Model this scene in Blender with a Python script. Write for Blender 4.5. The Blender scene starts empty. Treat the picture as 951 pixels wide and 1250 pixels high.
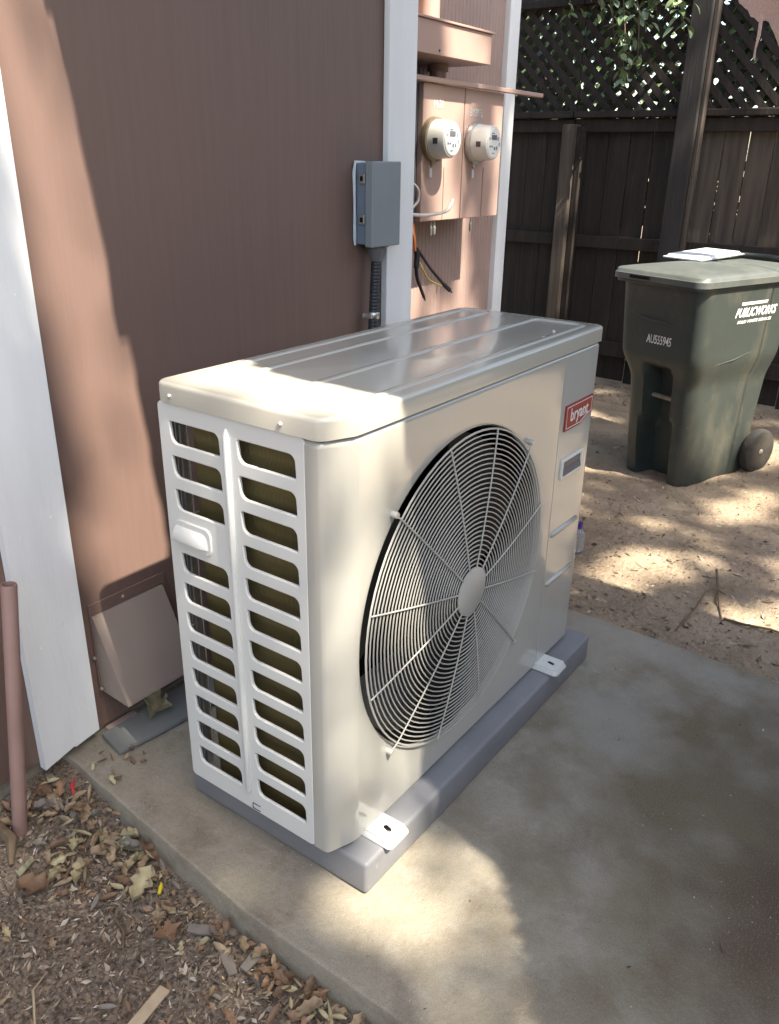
import bpy, bmesh, math, random
from mathutils import Vector, Matrix, noise
random.seed(7)
PI = math.pi
S = bpy.context.scene
COL = S.collection
# ------------------------------------------------------------------ camera, sky, sun, exposure
CAM = Vector((-0.84520, -0.71010, 1.23140))
YAW, PITCH, ROLL, FPX = 0.62310, 0.40520, 0.01750, 1003.1
F = Vector((math.cos(PITCH)*math.cos(YAW), math.cos(PITCH)*math.sin(YAW), -math.sin(PITCH)))
R0 = Vector((math.sin(YAW), -math.cos(YAW), 0)); U0 = R0.cross(F)
RR = R0*math.cos(ROLL) + U0*math.sin(ROLL); UU = U0*math.cos(ROLL) - R0*math.sin(ROLL)
cd = bpy.data.cameras.new('camera'); cam = bpy.data.objects.new('camera', cd); COL.objects.link(cam)
cam.matrix_world = Matrix(((RR.x, UU.x, -F.x, CAM.x), (RR.y, UU.y, -F.y, CAM.y), (RR.z, UU.z, -F.z, CAM.z), (0, 0, 0, 1)))
cd.sensor_fit = 'HORIZONTAL'; cd.sensor_width = 36; cd.lens = 36*FPX/951.0
cd.clip_start = 0.02; cd.clip_end = 500
S.camera = cam
L = Vector((0.12, 0.65, -1.0))                       # the way sunlight travels
W = bpy.data.worlds.new('World'); S.world = W; W.use_nodes = True
nt = W.node_tree; bg = nt.nodes['Background']
sky = nt.nodes.new('ShaderNodeTexSky'); sky.sky_type = 'NISHITA'; sky.sun_disc = False
sky.sun_elevation = math.atan2(1, math.hypot(L.x, L.y)); sky.sun_rotation = math.atan2(-L.x, -L.y)
sky.air_density = 1.0; sky.dust_density = 1.5; sky.ozone_density = 0.6
tint = nt.nodes.new('ShaderNodeMix'); tint.data_type = 'RGBA'; tint.blend_type = 'MULTIPLY'; tint.inputs[0].default_value = 1
tint.inputs[7].default_value = (1.0, .94, .83, 1)          # the camera's warm white balance
nt.links.new(sky.outputs[0], tint.inputs[6]); nt.links.new(tint.outputs[2], bg.inputs[0]); bg.inputs[1].default_value = 0.15
sd = bpy.data.lights.new('sun', 'SUN'); sun = bpy.data.objects.new('sun', sd); COL.objects.link(sun)
sd.energy = 5.0; sd.angle = math.radians(0.5); sd.color = (1.0, 0.91, 0.76)
sun.rotation_euler = L.to_track_quat('-Z', 'Y').to_euler()
S.view_settings.view_transform = 'Standard'; S.view_settings.look = 'None'
S.view_settings.exposure = 1.85; S.view_settings.gamma = 1.0

# ------------------------------------------------------------------ materials
def mat(name, c1, c2=None, scale=6, rough=.6, bump=0, bscale=40, stretch=(1, 1, 1), metal=0, coat=0, det=6, lo=.35, hi=.65, attr=False, spec=.5, rvar=0, extra=None, nrough=.5):
    m = bpy.data.materials.new(name); m.use_nodes = True
    n = m.node_tree.nodes; k = m.node_tree.links; b = n['Principled BSDF']
    b.inputs['Roughness'].default_value = rough; b.inputs['Metallic'].default_value = metal
    b.inputs['Coat Weight'].default_value = coat; b.inputs['Coat Roughness'].default_value = .08
    b.inputs['Specular IOR Level'].default_value = spec
    tc = n.new('ShaderNodeTexCoord'); mp = n.new('ShaderNodeMapping'); mp.inputs['Scale'].default_value = stretch
    k.new(tc.outputs['Object'], mp.inputs[0])
    nz = n.new('ShaderNodeTexNoise'); nz.inputs['Scale'].default_value = scale; nz.inputs['Detail'].default_value = det; nz.inputs['Roughness'].default_value = nrough
    k.new(mp.outputs[0], nz.inputs['Vector'])
    rp = n.new('ShaderNodeMapRange'); rp.inputs[1].default_value = lo; rp.inputs[2].default_value = hi
    k.new(nz.outputs[0], rp.inputs[0])
    mx = n.new('ShaderNodeMix'); mx.data_type = 'RGBA'
    k.new(rp.outputs[0], mx.inputs[0])
    if c2 is None: c2 = tuple(x*.85 for x in c1)
    mx.inputs[6].default_value = (*c1, 1); mx.inputs[7].default_value = (*c2, 1)
    out = mx.outputs[2]
    if attr:
        at = n.new('ShaderNodeAttribute'); at.attribute_name = 'Col'
        m2 = n.new('ShaderNodeMix'); m2.data_type = 'RGBA'; m2.blend_type = 'MULTIPLY'; m2.inputs[0].default_value = 1
        k.new(out, m2.inputs[6]); k.new(at.outputs['Color'], m2.inputs[7]); out = m2.outputs[2]
    if extra: out = extra(m, n, k, tc, out)
    k.new(out, b.inputs['Base Color'])
    if rvar:
        r2 = n.new('ShaderNodeMapRange'); r2.inputs[1].default_value = .3; r2.inputs[2].default_value = .7
        r2.inputs[3].default_value = max(.02, rough-rvar); r2.inputs[4].default_value = rough+rvar
        k.new(nz.outputs[0], r2.inputs[0]); k.new(r2.outputs[0], b.inputs['Roughness'])
    if bump:
        nb = n.new('ShaderNodeTexNoise'); nb.inputs['Scale'].default_value = bscale; nb.inputs['Detail'].default_value = 8
        k.new(mp.outputs[0], nb.inputs['Vector'])
        bp = n.new('ShaderNodeBump'); bp.inputs['Strength'].default_value = 1; bp.inputs['Distance'].default_value = bump
        k.new(nb.outputs[0], bp.inputs['Height']); k.new(bp.outputs[0], b.inputs['Normal'])
    return m
def blot(scale, lo, hi, col, amt=1, kind='noise', off=(0, 0, 0), st=(1, 1, 1)):
    """one more layer of stain or specks over the base colour"""
    def f(m, n, k, tc, out):
        mp = n.new('ShaderNodeMapping'); mp.inputs['Location'].default_value = off; mp.inputs['Scale'].default_value = st
        k.new(tc.outputs['Object'], mp.inputs[0])
        t = n.new('ShaderNodeTexNoise' if kind == 'noise' else 'ShaderNodeTexVoronoi'); t.inputs['Scale'].default_value = scale; t.inputs['Detail'].default_value = 6; t.inputs['Roughness'].default_value = .62
        k.new(mp.outputs[0], t.inputs['Vector'])
        r = n.new('ShaderNodeMapRange'); r.inputs[1].default_value = lo; r.inputs[2].default_value = hi; r.inputs[4].default_value = amt
        k.new(t.outputs[0], r.inputs[0])
        x = n.new('ShaderNodeMix'); x.data_type = 'RGBA'; k.new(r.outputs[0], x.inputs[0]); k.new(out, x.inputs[6]); x.inputs[7].default_value = (*col, 1)
        return x.outputs[2]
    return f
def chain(*fs):
    def f(m, n, k, tc, out):
        for g in fs: out = g(m, n, k, tc, out)
        return out
    return f
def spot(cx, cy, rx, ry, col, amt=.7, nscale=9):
    """a stain or painted shade with a place and a ragged outline of its own"""
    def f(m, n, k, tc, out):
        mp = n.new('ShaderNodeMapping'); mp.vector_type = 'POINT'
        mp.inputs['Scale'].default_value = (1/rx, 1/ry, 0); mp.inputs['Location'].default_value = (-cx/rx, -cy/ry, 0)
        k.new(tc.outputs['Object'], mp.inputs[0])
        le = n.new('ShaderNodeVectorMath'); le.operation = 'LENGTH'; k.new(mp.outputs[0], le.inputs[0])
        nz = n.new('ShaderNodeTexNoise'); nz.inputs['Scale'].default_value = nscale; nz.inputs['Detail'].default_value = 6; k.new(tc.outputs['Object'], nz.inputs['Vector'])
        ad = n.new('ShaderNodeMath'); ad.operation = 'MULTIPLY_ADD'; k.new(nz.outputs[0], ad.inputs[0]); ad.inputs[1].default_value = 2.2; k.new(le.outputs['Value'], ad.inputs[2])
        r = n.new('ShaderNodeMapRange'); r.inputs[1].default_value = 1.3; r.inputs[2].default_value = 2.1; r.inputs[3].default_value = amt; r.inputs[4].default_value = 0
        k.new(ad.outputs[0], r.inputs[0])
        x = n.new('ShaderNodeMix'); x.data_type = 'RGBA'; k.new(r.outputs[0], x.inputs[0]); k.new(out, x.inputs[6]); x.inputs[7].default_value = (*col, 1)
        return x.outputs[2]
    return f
M = {}
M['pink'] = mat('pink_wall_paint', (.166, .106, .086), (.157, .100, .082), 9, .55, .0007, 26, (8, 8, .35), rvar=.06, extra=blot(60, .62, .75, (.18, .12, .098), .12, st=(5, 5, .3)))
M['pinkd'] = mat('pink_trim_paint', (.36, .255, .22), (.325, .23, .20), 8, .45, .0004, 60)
M['pinkm'] = mat('pink_metal_paint', (.42, .29, .245), (.385, .265, .225), 5, .35, .0002, 30, rvar=.06)
M['white'] = mat('white_trim_paint', (.80, .81, .81), (.74, .75, .75), 5, .45, .0005, 40, (3, 3, .5), extra=blot(35, .7, .78, (.45, .43, .40), .5))
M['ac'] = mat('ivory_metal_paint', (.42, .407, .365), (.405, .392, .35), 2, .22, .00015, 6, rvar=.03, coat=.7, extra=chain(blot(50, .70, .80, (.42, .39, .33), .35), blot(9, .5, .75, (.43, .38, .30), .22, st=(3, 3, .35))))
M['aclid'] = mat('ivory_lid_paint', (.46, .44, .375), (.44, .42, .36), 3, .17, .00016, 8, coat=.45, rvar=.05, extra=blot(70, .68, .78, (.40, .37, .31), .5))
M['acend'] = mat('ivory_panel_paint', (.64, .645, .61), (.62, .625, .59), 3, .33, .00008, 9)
M['wire'] = mat('coated_wire', (.46, .445, .40), None, 6, .4)
M['coil'] = mat('coil_fins', (.20, .155, .055), (.13, .10, .035), 4, .5, .0022, 60, (.4, .4, 9), metal=.3)
def fins():
    m = M['coil']; n = m.node_tree.nodes; k = m.node_tree.links; b = n['Principled BSDF']
    tc = [x for x in n if x.bl_idname == 'ShaderNodeTexCoord'][0]
    w = n.new('ShaderNodeTexWave'); w.bands_direction = 'Y'; w.inputs['Scale'].default_value = 110; w.inputs['Distortion'].default_value = .4
    k.new(tc.outputs['Object'], w.inputs['Vector'])
    bp = n.new('ShaderNodeBump'); bp.inputs['Distance'].default_value = .0015; k.new(w.outputs['Fac'], bp.inputs['Height']); k.new(bp.outputs[0], b.inputs['Normal'])
fins()
M['dark'] = mat('black_plastic', (.004, .004, .004), (.006, .006, .006), 8, .6, spec=.2)
M['blade'] = mat('fan_blade_plastic', (.007, .007, .0075), None, 8, .5, spec=.3)
M['pad'] = mat('grey_pad_plastic', (.20, .202, .212), (.17, .172, .181), 7, .55, .0003, 120, extra=chain(blot(30, .62, .75, (.34, .34, .35), .5), blot(9, .6, .8, (.24, .22, .20), .4)))
M['steel'] = mat('zinc_steel', (.60, .60, .58), (.45, .45, .44), 30, .35, metal=.85)
M['screw'] = mat('screw_head', (.7, .69, .65), None, 30, .3, metal=.6)
M['red'] = mat('badge_red', (.27, .010, .011), (.24, .008, .009), 20, .5)
M['badgew'] = mat('badge_silver', (.75, .72, .70), None, 20, .3)
M['gbox'] = mat('grey_box_paint', (.215, .235, .255), (.20, .218, .238), 10, .5, .0001, 90)
M['gboxs'] = mat('grey_box_side', (.15, .185, .235), (.135, .165, .21), 10, .35)
M['caulk'] = mat('pale_caulk', (.62, .66, .70), None, 40, .6, .001, 60)
M['rubber'] = mat('dark_conduit', (.028, .030, .036), (.02, .021, .025), 20, .45)
M['fitting'] = mat('grey_fitting', (.14, .14, .15), None, 20, .5)
M['wirew'] = mat('white_cable', (.72, .66, .58), None, 20, .4)
M['wireo'] = mat('orange_wire', (.85, .19, .06), None, 20, .4)
M['wirey'] = mat('yellow_wire', (.80, .62, .18), None, 20, .4)
M['tape'] = mat('black_tape', (.014, .015, .02), (.03, .032, .04), 30, .4)
M['meterw'] = mat('meter_shell', (.66, .65, .60), (.60, .59, .55), 12, .25)
M['meterface'] = mat('meter_face', (.80, .80, .78), None, 12, .3)
M['brass'] = mat('weathered_brass', (.30, .25, .17), (.22, .175, .11), 30, .5, metal=.5)
M['ink'] = mat('dark_print', (.05, .05, .05), None, 20, .5)
M['fence'] = mat('dark_fence_wood', (.029, .020, .0145), (.015, .0105, .008), 5, .8, .003, 22, (5, 5, .35), extra=blot(18, .58, .75, (.085, .066, .052), .5, st=(4, 4, .3)))
M['fence2'] = mat('faded_fence_wood', (.10, .077, .06), (.05, .039, .031), 6, .85, .003, 22, (5, 5, .35))
M['post'] = mat('post_wood', (.032, .027, .025), (.02, .017, .016), 6, .8, .002, 25, (4, 4, .3), extra=blot(20, .6, .75, (.085, .07, .06), .6, st=(4, 4, .3)))
M['bin'] = mat('bin_plastic', (.040, .050, .044), (.032, .040, .036), 5, .5, .0006, 60, rvar=.08, extra=chain(blot(5, .52, .75, (.15, .13, .095), .5, st=(1, 1, .5)), blot(40, .66, .76, (.17, .16, .13), .6)))
M['binlid'] = mat('bin_lid_plastic', (.088, .100, .092), (.07, .08, .074), 6, .5, .0006, 50, extra=blot(7, .5, .75, (.15, .14, .115), .6))
M['binbar'] = mat('bar_steel', (.34, .30, .25), (.22, .19, .15), 30, .5, metal=.3)
M['tyre'] = mat('dusty_rubber', (.018, .017, .015), (.05, .043, .034), 12, .8, .002, 60)
M['print'] = mat('white_print', (.75, .75, .74), (.55, .55, .53), 60, .5)
M['tray'] = mat('pale_tray_plastic', (.62, .64, .66), (.55, .57, .6), 12, .4)
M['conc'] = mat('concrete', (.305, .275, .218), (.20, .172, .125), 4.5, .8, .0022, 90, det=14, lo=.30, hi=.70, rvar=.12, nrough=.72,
    extra=chain(blot(11, .55, .72, (.33, .31, .27), .45), blot(6, .54, .70, (.13, .105, .075), .7, off=(3, 1, 0)), blot(17, .55, .72, (.36, .34, .30), .4, off=(7, 2, 0)), spot(.70, -.55, .80, .50, (.118, .086, .043), .85, 7), spot(.42, -.66, .34, .16, (.085, .048, .028), .75), spot(.78, -.22, .24, .15, (.26, .238, .20), .75), spot(1.15, -.15, .12, .5, (.30, .278, .235), .6, 12), spot(.62, -.42, .3, .12, (.12, .10, .06), .5),  # largest brown spot: part staining, part porch shade painted into the colour
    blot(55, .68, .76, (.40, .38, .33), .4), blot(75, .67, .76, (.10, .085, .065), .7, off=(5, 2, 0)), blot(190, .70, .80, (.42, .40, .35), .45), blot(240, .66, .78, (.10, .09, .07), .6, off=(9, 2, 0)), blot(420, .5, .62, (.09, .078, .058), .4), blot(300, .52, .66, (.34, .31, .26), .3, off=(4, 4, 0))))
M['slate'] = mat('grey_fibre_board', (.185, .19, .18), (.15, .155, .148), 7, .75, .0006, 60)
M['leafg'] = mat('vine_leaf', (.16, .21, .10), (.12, .165, .075), 30, .45, attr=True)
M['leafb'] = mat('tree_leaf', (.07, .12, .03), (.045, .085, .02), 5, .5)
M['bark'] = mat('bark', (.11, .08, .06), (.06, .045, .033), 14, .9, .01, 20, (1, 1, .3))
M['roofw'] = mat('roof_board_wood', (.20, .15, .11), (.14, .10, .075), 8, .8, .001, 30, (.5, 4, 4))
M['cloth'] = mat('pink_cloth', (.58, .42, .375), (.48, .34, .30), 40, .9, .004, 40, (1, 4, 4))
M['stick'] = mat('pale_stick_wood', (.44, .35, .24), (.35, .27, .18), 40, .8, .0006, 60, (1, 1, 1))
M['twig'] = mat('dry_twig', (.16, .115, .075), (.11, .08, .05), 40, .9, .001, 60)
LEAFC = {'tan': (.36, .27, .17), 'brown': (.20, .125, .075), 'pale': (.47, .41, .25), 'grey': (.20, .175, .15), 'rust': (.32, .20, .12), 'green': (.25, .24, .165)}
for q, c in LEAFC.items():
    M['leaf_'+q] = mat(q+'_dry_leaf', c, tuple(x*.72 for x in c), 45, .75, .001, 120)
M['chips'] = mat('litter_chips', (1.2, 1.17, 1.13), (.85, .82, .79), 90, .9, attr=True)
M['yellow'] = mat('yellow_plastic', (.75, .62, .03), None, 30, .4)
M['redp'] = mat('red_plastic', (.50, .03, .04), None, 30, .5)
M['purple'] = mat('purple_cap', (.06, .03, .25), None, 30, .4)
mg = bpy.data.materials.new('clear_plastic'); mg.use_nodes = True
mb_ = mg.node_tree.nodes['Principled BSDF']; mb_.inputs['Base Color'].default_value = (.75, .78, .85, 1); mb_.inputs['Transmission Weight'].default_value = .8; mb_.inputs['Roughness'].default_value = .15
nzg = mg.node_tree.nodes.new('ShaderNodeTexNoise'); nzg.inputs['Scale'].default_value = 20
bpg = mg.node_tree.nodes.new('ShaderNodeBump'); bpg.inputs['Distance'].default_value = .002
mg.node_tree.links.new(nzg.outputs[0], bpg.inputs['Height']); mg.node_tree.links.new(bpg.outputs[0], mb_.inputs['Normal'])
M['clear'] = mg
def ground_material():
    m = mat('dirt', (.33, .26, .18), (.21, .16, .11), 5, .95, .012, 60, det=12, rvar=0, extra=chain(blot(28, .55, .75, (.42, .34, .27), .5), blot(120, .6, .72, (.14, .10, .075), .55), blot(1.5, .5, .7, (.24, .185, .14), .6)))
    n = m.node_tree.nodes; k = m.node_tree.links; b = n['Principled BSDF']
    src = b.inputs['Base Color'].links[0].from_socket
    tc = [x for x in n if x.bl_idname == 'ShaderNodeTexCoord'][0]
    sp = n.new('ShaderNodeSeparateXYZ'); k.new(tc.outputs['Object'], sp.inputs[0])
    r = n.new('ShaderNodeMapRange'); r.inputs[1].default_value = .3; r.inputs[2].default_value = .05; k.new(sp.outputs[0], r.inputs[0])
    nz = n.new('ShaderNodeTexNoise'); nz.inputs['Scale'].default_value = 130; nz.inputs['Detail'].default_value = 6; k.new(tc.outputs['Object'], nz.inputs['Vector'])
    cr = n.new('ShaderNodeValToRGB'); k.new(nz.outputs[0], cr.inputs[0])
    cr.color_ramp.elements[0].position = .3; cr.color_ramp.elements[0].color = (.042, .031, .024, 1)
    cr.color_ramp.elements[1].position = .75; cr.color_ramp.elements[1].color = (.29, .235, .18, 1)
    x = n.new('ShaderNodeMix'); x.data_type = 'RGBA'; k.new(r.outputs[0], x.inputs[0]); k.new(src, x.inputs[6]); k.new(cr.outputs[0], x.inputs[7])
    k.new(x.outputs[2], b.inputs['Base Color'])
    return m
M['dirt'] = ground_material()

# ------------------------------------------------------------------ mesh helpers
ORG = {}
def tag(o, label=None, cat=None, group=None, kind=None):
    if label: o['label'] = label
    if cat: o['category'] = cat
    if group: o['group'] = group
    if kind: o['kind'] = kind
    return o
def thing(name, loc, label, cat, group=None, rot=(0, 0, 0)):
    o = bpy.data.objects.new(name, None); o.empty_display_size = .05; COL.objects.link(o)
    o.location = loc; o.rotation_euler = rot; ORG[o.name] = Vector(loc) if rot == (0, 0, 0) else Vector((0, 0, 0))
    return tag(o, label, cat, group)
def link(name, me, parent=None):
    o = bpy.data.objects.new(name, me); COL.objects.link(o)
    if parent is not None: o.parent = parent; ORG[o.name] = ORG.get(parent.name, Vector((0, 0, 0)))
    else: ORG[o.name] = Vector((0, 0, 0))
    return o
class MB:
    def __init__(s): s.v = []; s.f = []; s.c = []
    def add(s, vs, fs, col=None):
        o = len(s.v); s.v += [tuple(x) for x in vs]; s.f += [tuple(i+o for i in f) for f in fs]
        s.c += [col]*len(fs); return s
    def box(s, x0, x1, y0, y1, z0, z1, b=0, mtx=None, seg=2):
        bm = bmesh.new()
        bmesh.ops.create_cube(bm, size=1)
        for v in bm.verts: v.co = Vector(((x0+x1)/2+v.co.x*(x1-x0), (y0+y1)/2+v.co.y*(y1-y0), (z0+z1)/2+v.co.z*(z1-z0)))
        if b: bmesh.ops.bevel(bm, geom=bm.edges[:], offset=b, segments=seg, affect='EDGES', profile=.5)
        if mtx: bmesh.ops.transform(bm, matrix=mtx, verts=bm.verts[:])
        return s.bm(bm)
    def bm(s, bm):
        bm.verts.index_update(); s.add([v.co[:] for v in bm.verts], [[v.index for v in f.verts] for f in bm.faces]); bm.free(); return s
    def tube(s, pts, r, n=8, closed=False, cap=True, sq=None):
        pts = [Vector(p) for p in pts]; N = len(pts); rs = r if isinstance(r, (list, tuple)) else [r]*N
        up = None; vs = []
        for i, p in enumerate(pts):
            a = pts[(i-1) % N] if (closed or i > 0) else p; c = pts[(i+1) % N] if (closed or i < N-1) else p
            t = (c-a).normalized()
            if up is None:
                up = Vector((0, 0, 1)) if abs(t.z) < .9 else Vector((1, 0, 0))
            sd_ = t.cross(up).normalized(); up2 = sd_.cross(t).normalized(); up = up2
            for j in range(n):
                q = 2*PI*j/n
                d = sd_*math.cos(q)*rs[i] + up2*math.sin(q)*rs[i]
                if sq: d.z *= sq
                vs.append(p+d)
        fs = []
        for i in range(N if closed else N-1):
            i2 = (i+1) % N
            for j in range(n):
                j2 = (j+1) % n
                fs.append((i*n+j, i*n+j2, i2*n+j2, i2*n+j))
        if cap and not closed:
            fs.append(tuple(range(n-1, -1, -1))); fs.append(tuple((N-1)*n+j for j in range(n)))
        return s.add(vs, fs)
    def loft(s, loops, cap0=True, cap1=True):
        n = len(loops[0]); vs = [p for l in loops for p in l]; fs = []
        for i in range(len(loops)-1):
            for j in range(n):
                j2 = (j+1) % n; fs.append((i*n+j, i*n+j2, (i+1)*n+j2, (i+1)*n+j))
        if cap0: fs.append(tuple(range(n-1, -1, -1)))
        if cap1: fs.append(tuple((len(loops)-1)*n+j for j in range(n)))
        return s.add(vs, fs)
    def lathe(s, prof, c, axis='y', n=40, cap=True):
        loops = []
        for r, h in prof:
            l = []
            for j in range(n):
                q = 2*PI*j/n; a, b = r*math.cos(q), r*math.sin(q)
                l.append({'y': (c[0]+a, c[1]+h, c[2]+b), 'z': (c[0]+a, c[1]+b, c[2]+h), 'x': (c[0]+h, c[1]+a, c[2]+b)}[axis])
            loops.append(l)
        return s.loft(loops, cap, cap)
    def prism(s, poly, fn, d):
        """poly 2-D, fn(a,b,t)->3-D, depth d"""
        l0 = [fn(a, b, 0) for a, b in poly]; l1 = [fn(a, b, d) for a, b in poly]
        return s.loft([l0, l1])
    def mesh(s, name, m, off=Vector((0, 0, 0)), smooth=None, recalc=True):
        me = bpy.data.meshes.new(name)
        me.from_pydata([(x-off[0], y-off[1], z-off[2]) for x, y, z in s.v], [], s.f)
        if any(c is not None for c in s.c):
            ca = me.color_attributes.new('Col', 'FLOAT_COLOR', 'CORNER'); buf = []
            for f, c in zip(s.f, s.c): buf += list((*(c or (1, 1, 1)), 1))*len(f)
            ca.data.foreach_set('color', buf)
        elif recalc:
            bm = bmesh.new(); bm.from_mesh(me); bmesh.ops.recalc_face_normals(bm, faces=bm.faces[:]); bm.to_mesh(me); bm.free()
        if m: me.materials.append(m)
        if smooth is not None:
            me.shade_smooth()
            me.set_sharp_from_angle(angle=math.radians(smooth))
        me.update(); return me
    def build(s, name, m, parent=None, smooth=None, recalc=True):
        off = ORG.get(parent.name, Vector((0, 0, 0))) if parent is not None else Vector((0, 0, 0))
        return link(name, s.mesh(name, m, off, smooth, recalc), parent)
def curve_mesh(splines, ext, bev, fn, res=3):
    """filled outlines with holes, given thickness; fn maps (a,b,depth) to 3-D"""
    cu = bpy.data.curves.new('outline', 'CURVE'); cu.dimensions = '2D'; cu.fill_mode = 'BOTH'; cu.extrude = ext; cu.bevel_depth = bev; cu.bevel_resolution = res
    for pts in splines:
        sp = cu.splines.new('POLY'); sp.points.add(len(pts)-1); sp.use_cyclic_u = True
        for q, (a, b) in zip(sp.points, pts): q.co = (a, b, 0, 1)
    return _eval(cu, fn)
def _eval(cu, fn):
    o = bpy.data.objects.new('outline', cu); COL.objects.link(o)
    dg = bpy.context.evaluated_depsgraph_get(); dg.update()
    me = bpy.data.meshes.new_from_object(o.evaluated_get(dg))
    b = MB(); b.add([fn(*v.co) for v in me.vertices], [tuple(p.vertices) for p in me.polygons])
    bpy.data.objects.remove(o); bpy.data.curves.remove(cu); bpy.data.meshes.remove(me)
    return b
def text_mesh(txt, size, fn, ext=.0004, shear=0, space=1, bold=0, width=1):
    cu = bpy.data.curves.new('lettering', 'FONT'); cu.body = txt; cu.size = size; cu.extrude = ext; cu.shear = shear; cu.space_character = space
    cu.align_x = 'CENTER'; cu.align_y = 'CENTER'; cu.resolution_u = 3; cu.offset = bold
    return _eval(cu, lambda a, b, c: fn(a*width, b, c))
def rrect(x0, x1, y0, y1, r, n=5, rs=None):
    rs = rs or (r, r, r, r); p = []
    for cx, cy, a, q in ((x1, y1, 0, rs[0]), (x0, y1, 90, rs[1]), (x0, y0, 180, rs[2]), (x1, y0, 270, rs[3])):
        sx = -1 if cx == x1 else 1; sy = -1 if cy == y1 else 1
        for i in range(n+1):
            t = math.radians(a+90*i/n); p.append((cx+sx*q+q*math.cos(t), cy+sy*q+q*math.sin(t)))
    return p
def copy_tree(o, parent=None):
    c = o.copy(); COL.objects.link(c)
    if parent is not None: c.parent = parent
    for ch in list(o.children): copy_tree(ch, c)
    return c
def sstep(a, b, x):
    t = min(1, max(0, (x-a)/(b-a))); return t*t*(3-2*t)
def nz(x, y, z=0, s=1): return noise.noise(Vector((x*s, y*s, z*s)))

# ------------------------------------------------------------------ setting: ground and slab
def slab_edge(y): return -.128 + .054*sstep(.1, .72, y) if y > .1 else -.128
def gz(x, y):
    n = nz(x, y, 0, 1.1)*.02 + nz(x, y, 3, 5)*.008 + nz(x, y, 5, 17)*.006 + (nz(x, y, 8, 43)*.005 if x > .5 else 0)
    if x < .5:
        h = -.062 + .055*sstep(.42, .72, y)*sstep(-.5, -.12, x)*1.0 + n*.7
    else:
        h = -.035 - .035*sstep(1.5, 3, x) + n*1.0 - .02*math.exp(-((x-1.3)/.06)**2)
    return h
def ground():
    def axis(lo, hi, st, far):
        a = []; x = lo
        while x < hi: a.append(x); x += st
        s_ = st; x = hi
        while x < far: a.append(x); s_ *= 1.35; x += s_
        a.append(far); s_ = st; x = lo
        while x > -far: s_ *= 1.35; x -= s_; a.insert(0, max(x, -far))
        return a
    xs = axis(-1.2, 4.6, .02, 120); ys = axis(-1.3, 1.9, .02, 120)
    b = MB(); nx = len(xs)
    b.v = [(x, y, gz(x, y) if abs(x) < 9 and abs(y) < 9 else -.07) for y in ys for x in xs]
    b.f = [(j*nx+i, j*nx+i+1, (j+1)*nx+i+1, (j+1)*nx+i) for j in range(len(ys)-1) for i in range(nx-1)]
    b.c = [None]*len(b.f)
    tag(b.build('dirt_ground', M['dirt'], smooth=180, recalc=False), kind='structure')
ground()
def slab():
    left = [(-.128, -2.6), (-.128, -.234), (-.129, .103), (-.102, .39), (-.074, .689), (-.072, .80)]
    poly = []
    for i in range(len(left)-1):
        (ax, ay), (bx, by) = left[i], left[i+1]; k = 12
        for q in range(k):
            t = q/k; y = ay+(by-ay)*t; poly.append((ax+(bx-ax)*t + nz(0, y, 1, 14)*.004, y))
    poly.append((-.072, .80))
    for q in range(40):
        y = .80 - 3.4*q/39; poly.append((1.225 + .03*nz(y, 4, 0, 1.5) + nz(3, y, 1, 11)*.006 + (y+.0)*.04, y))
    def ring(d, z): 
        c = Vector((.5, -.9)); out = []
        for x, y in poly:
            out.append((x + (d if x < .5 else -d), y + (d if y < -2.5 else 0), z))
        return out
    b = MB(); b.loft([ring(0, -.13), ring(0, -.007), ring(.002, -.002), ring(.007, 0)], True, False)
    top = ring(.007, 0); o = len(b.v)
    # top as strips so the sheet shades flat
    b.add(top, [tuple(range(len(top)))])
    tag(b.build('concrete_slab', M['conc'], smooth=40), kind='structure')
slab()

# ------------------------------------------------------------------ house
def house():
    h = thing('house', (0, .72, 0), 'pinkish brown house wall with white corner boards and a recessed meter bay', 'house')
    b = MB(); b.box(-3.0, 1.205, .72, .80, .022, 3.2); w = b.build('wall', M['pink'], h)
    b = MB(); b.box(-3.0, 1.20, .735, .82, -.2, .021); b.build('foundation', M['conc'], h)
    b = MB(); b.box(1.125, 1.205, .801, 1.20, -.1, 3.2); b.build('return_wall', M['pink'], h)
    # grooved siding of the bay
    b = MB(); x = 1.205; prof = []
    while x < 2.47:
        prof += [(x, 1.15), (x+.017, 1.15), (x+.0195, 1.1522), (x+.0225, 1.1522)]; x += .025
    l = [[(px, py, z) for px, py in prof] for z in (-.1, 3.2)]
    n = len(prof); b.add(l[0]+l[1], [(i, i+1, n+i+1, n+i) for i in range(n-1)])
    b.box(1.205, 2.50, 1.16, 1.22, -.1, 3.2)
    b.build('grooved_siding', M['pinkd'], h)
    b = MB(); b.box(1.082, 1.2075, .699, .719, .02, 3.2, .003); b.build('trim_board', M['white'], h)
    b = MB(); b.box(2.476, 2.56, 1.128, 1.25, -.05, 3.2, .003); t2 = b.build('trim_board', M['white'], h)
    # the left board, a little crooked at its foot, with nail heads
    b = MB(); poly = [(-.134, .012), (-.06, .03), (-.058, .026), (.004, .036), (.006, 3.2), (-.128, 3.2)]
    b.prism(poly, lambda a, c, t: (a, .718-t, c), .02); t3 = b.build('trim_board', M['white'], h, 30)
    for px, pz in ((-.098, .55), (-.03, .57), (-.1, .095), (-.035, .115), (-.03, 1.0), (-.1, .98), (-.095, .30)):
        n_ = MB(); n_.lathe([(.0001, -.0006), (.003, -.0006), (.0035, 0)], (px, .698, pz), 'y', 10); n_.build('nail_head', M['white'], t3)
    b = MB(); b.box(2.56, 6, 1.25, 1.30, -.1, 3.2) if False else None
    b = MB(); b.box(2.47, 2.56, 1.251, 3.5, -.1, 3.2); b.build('end_wall', M['pink'], h)
house()

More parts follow.
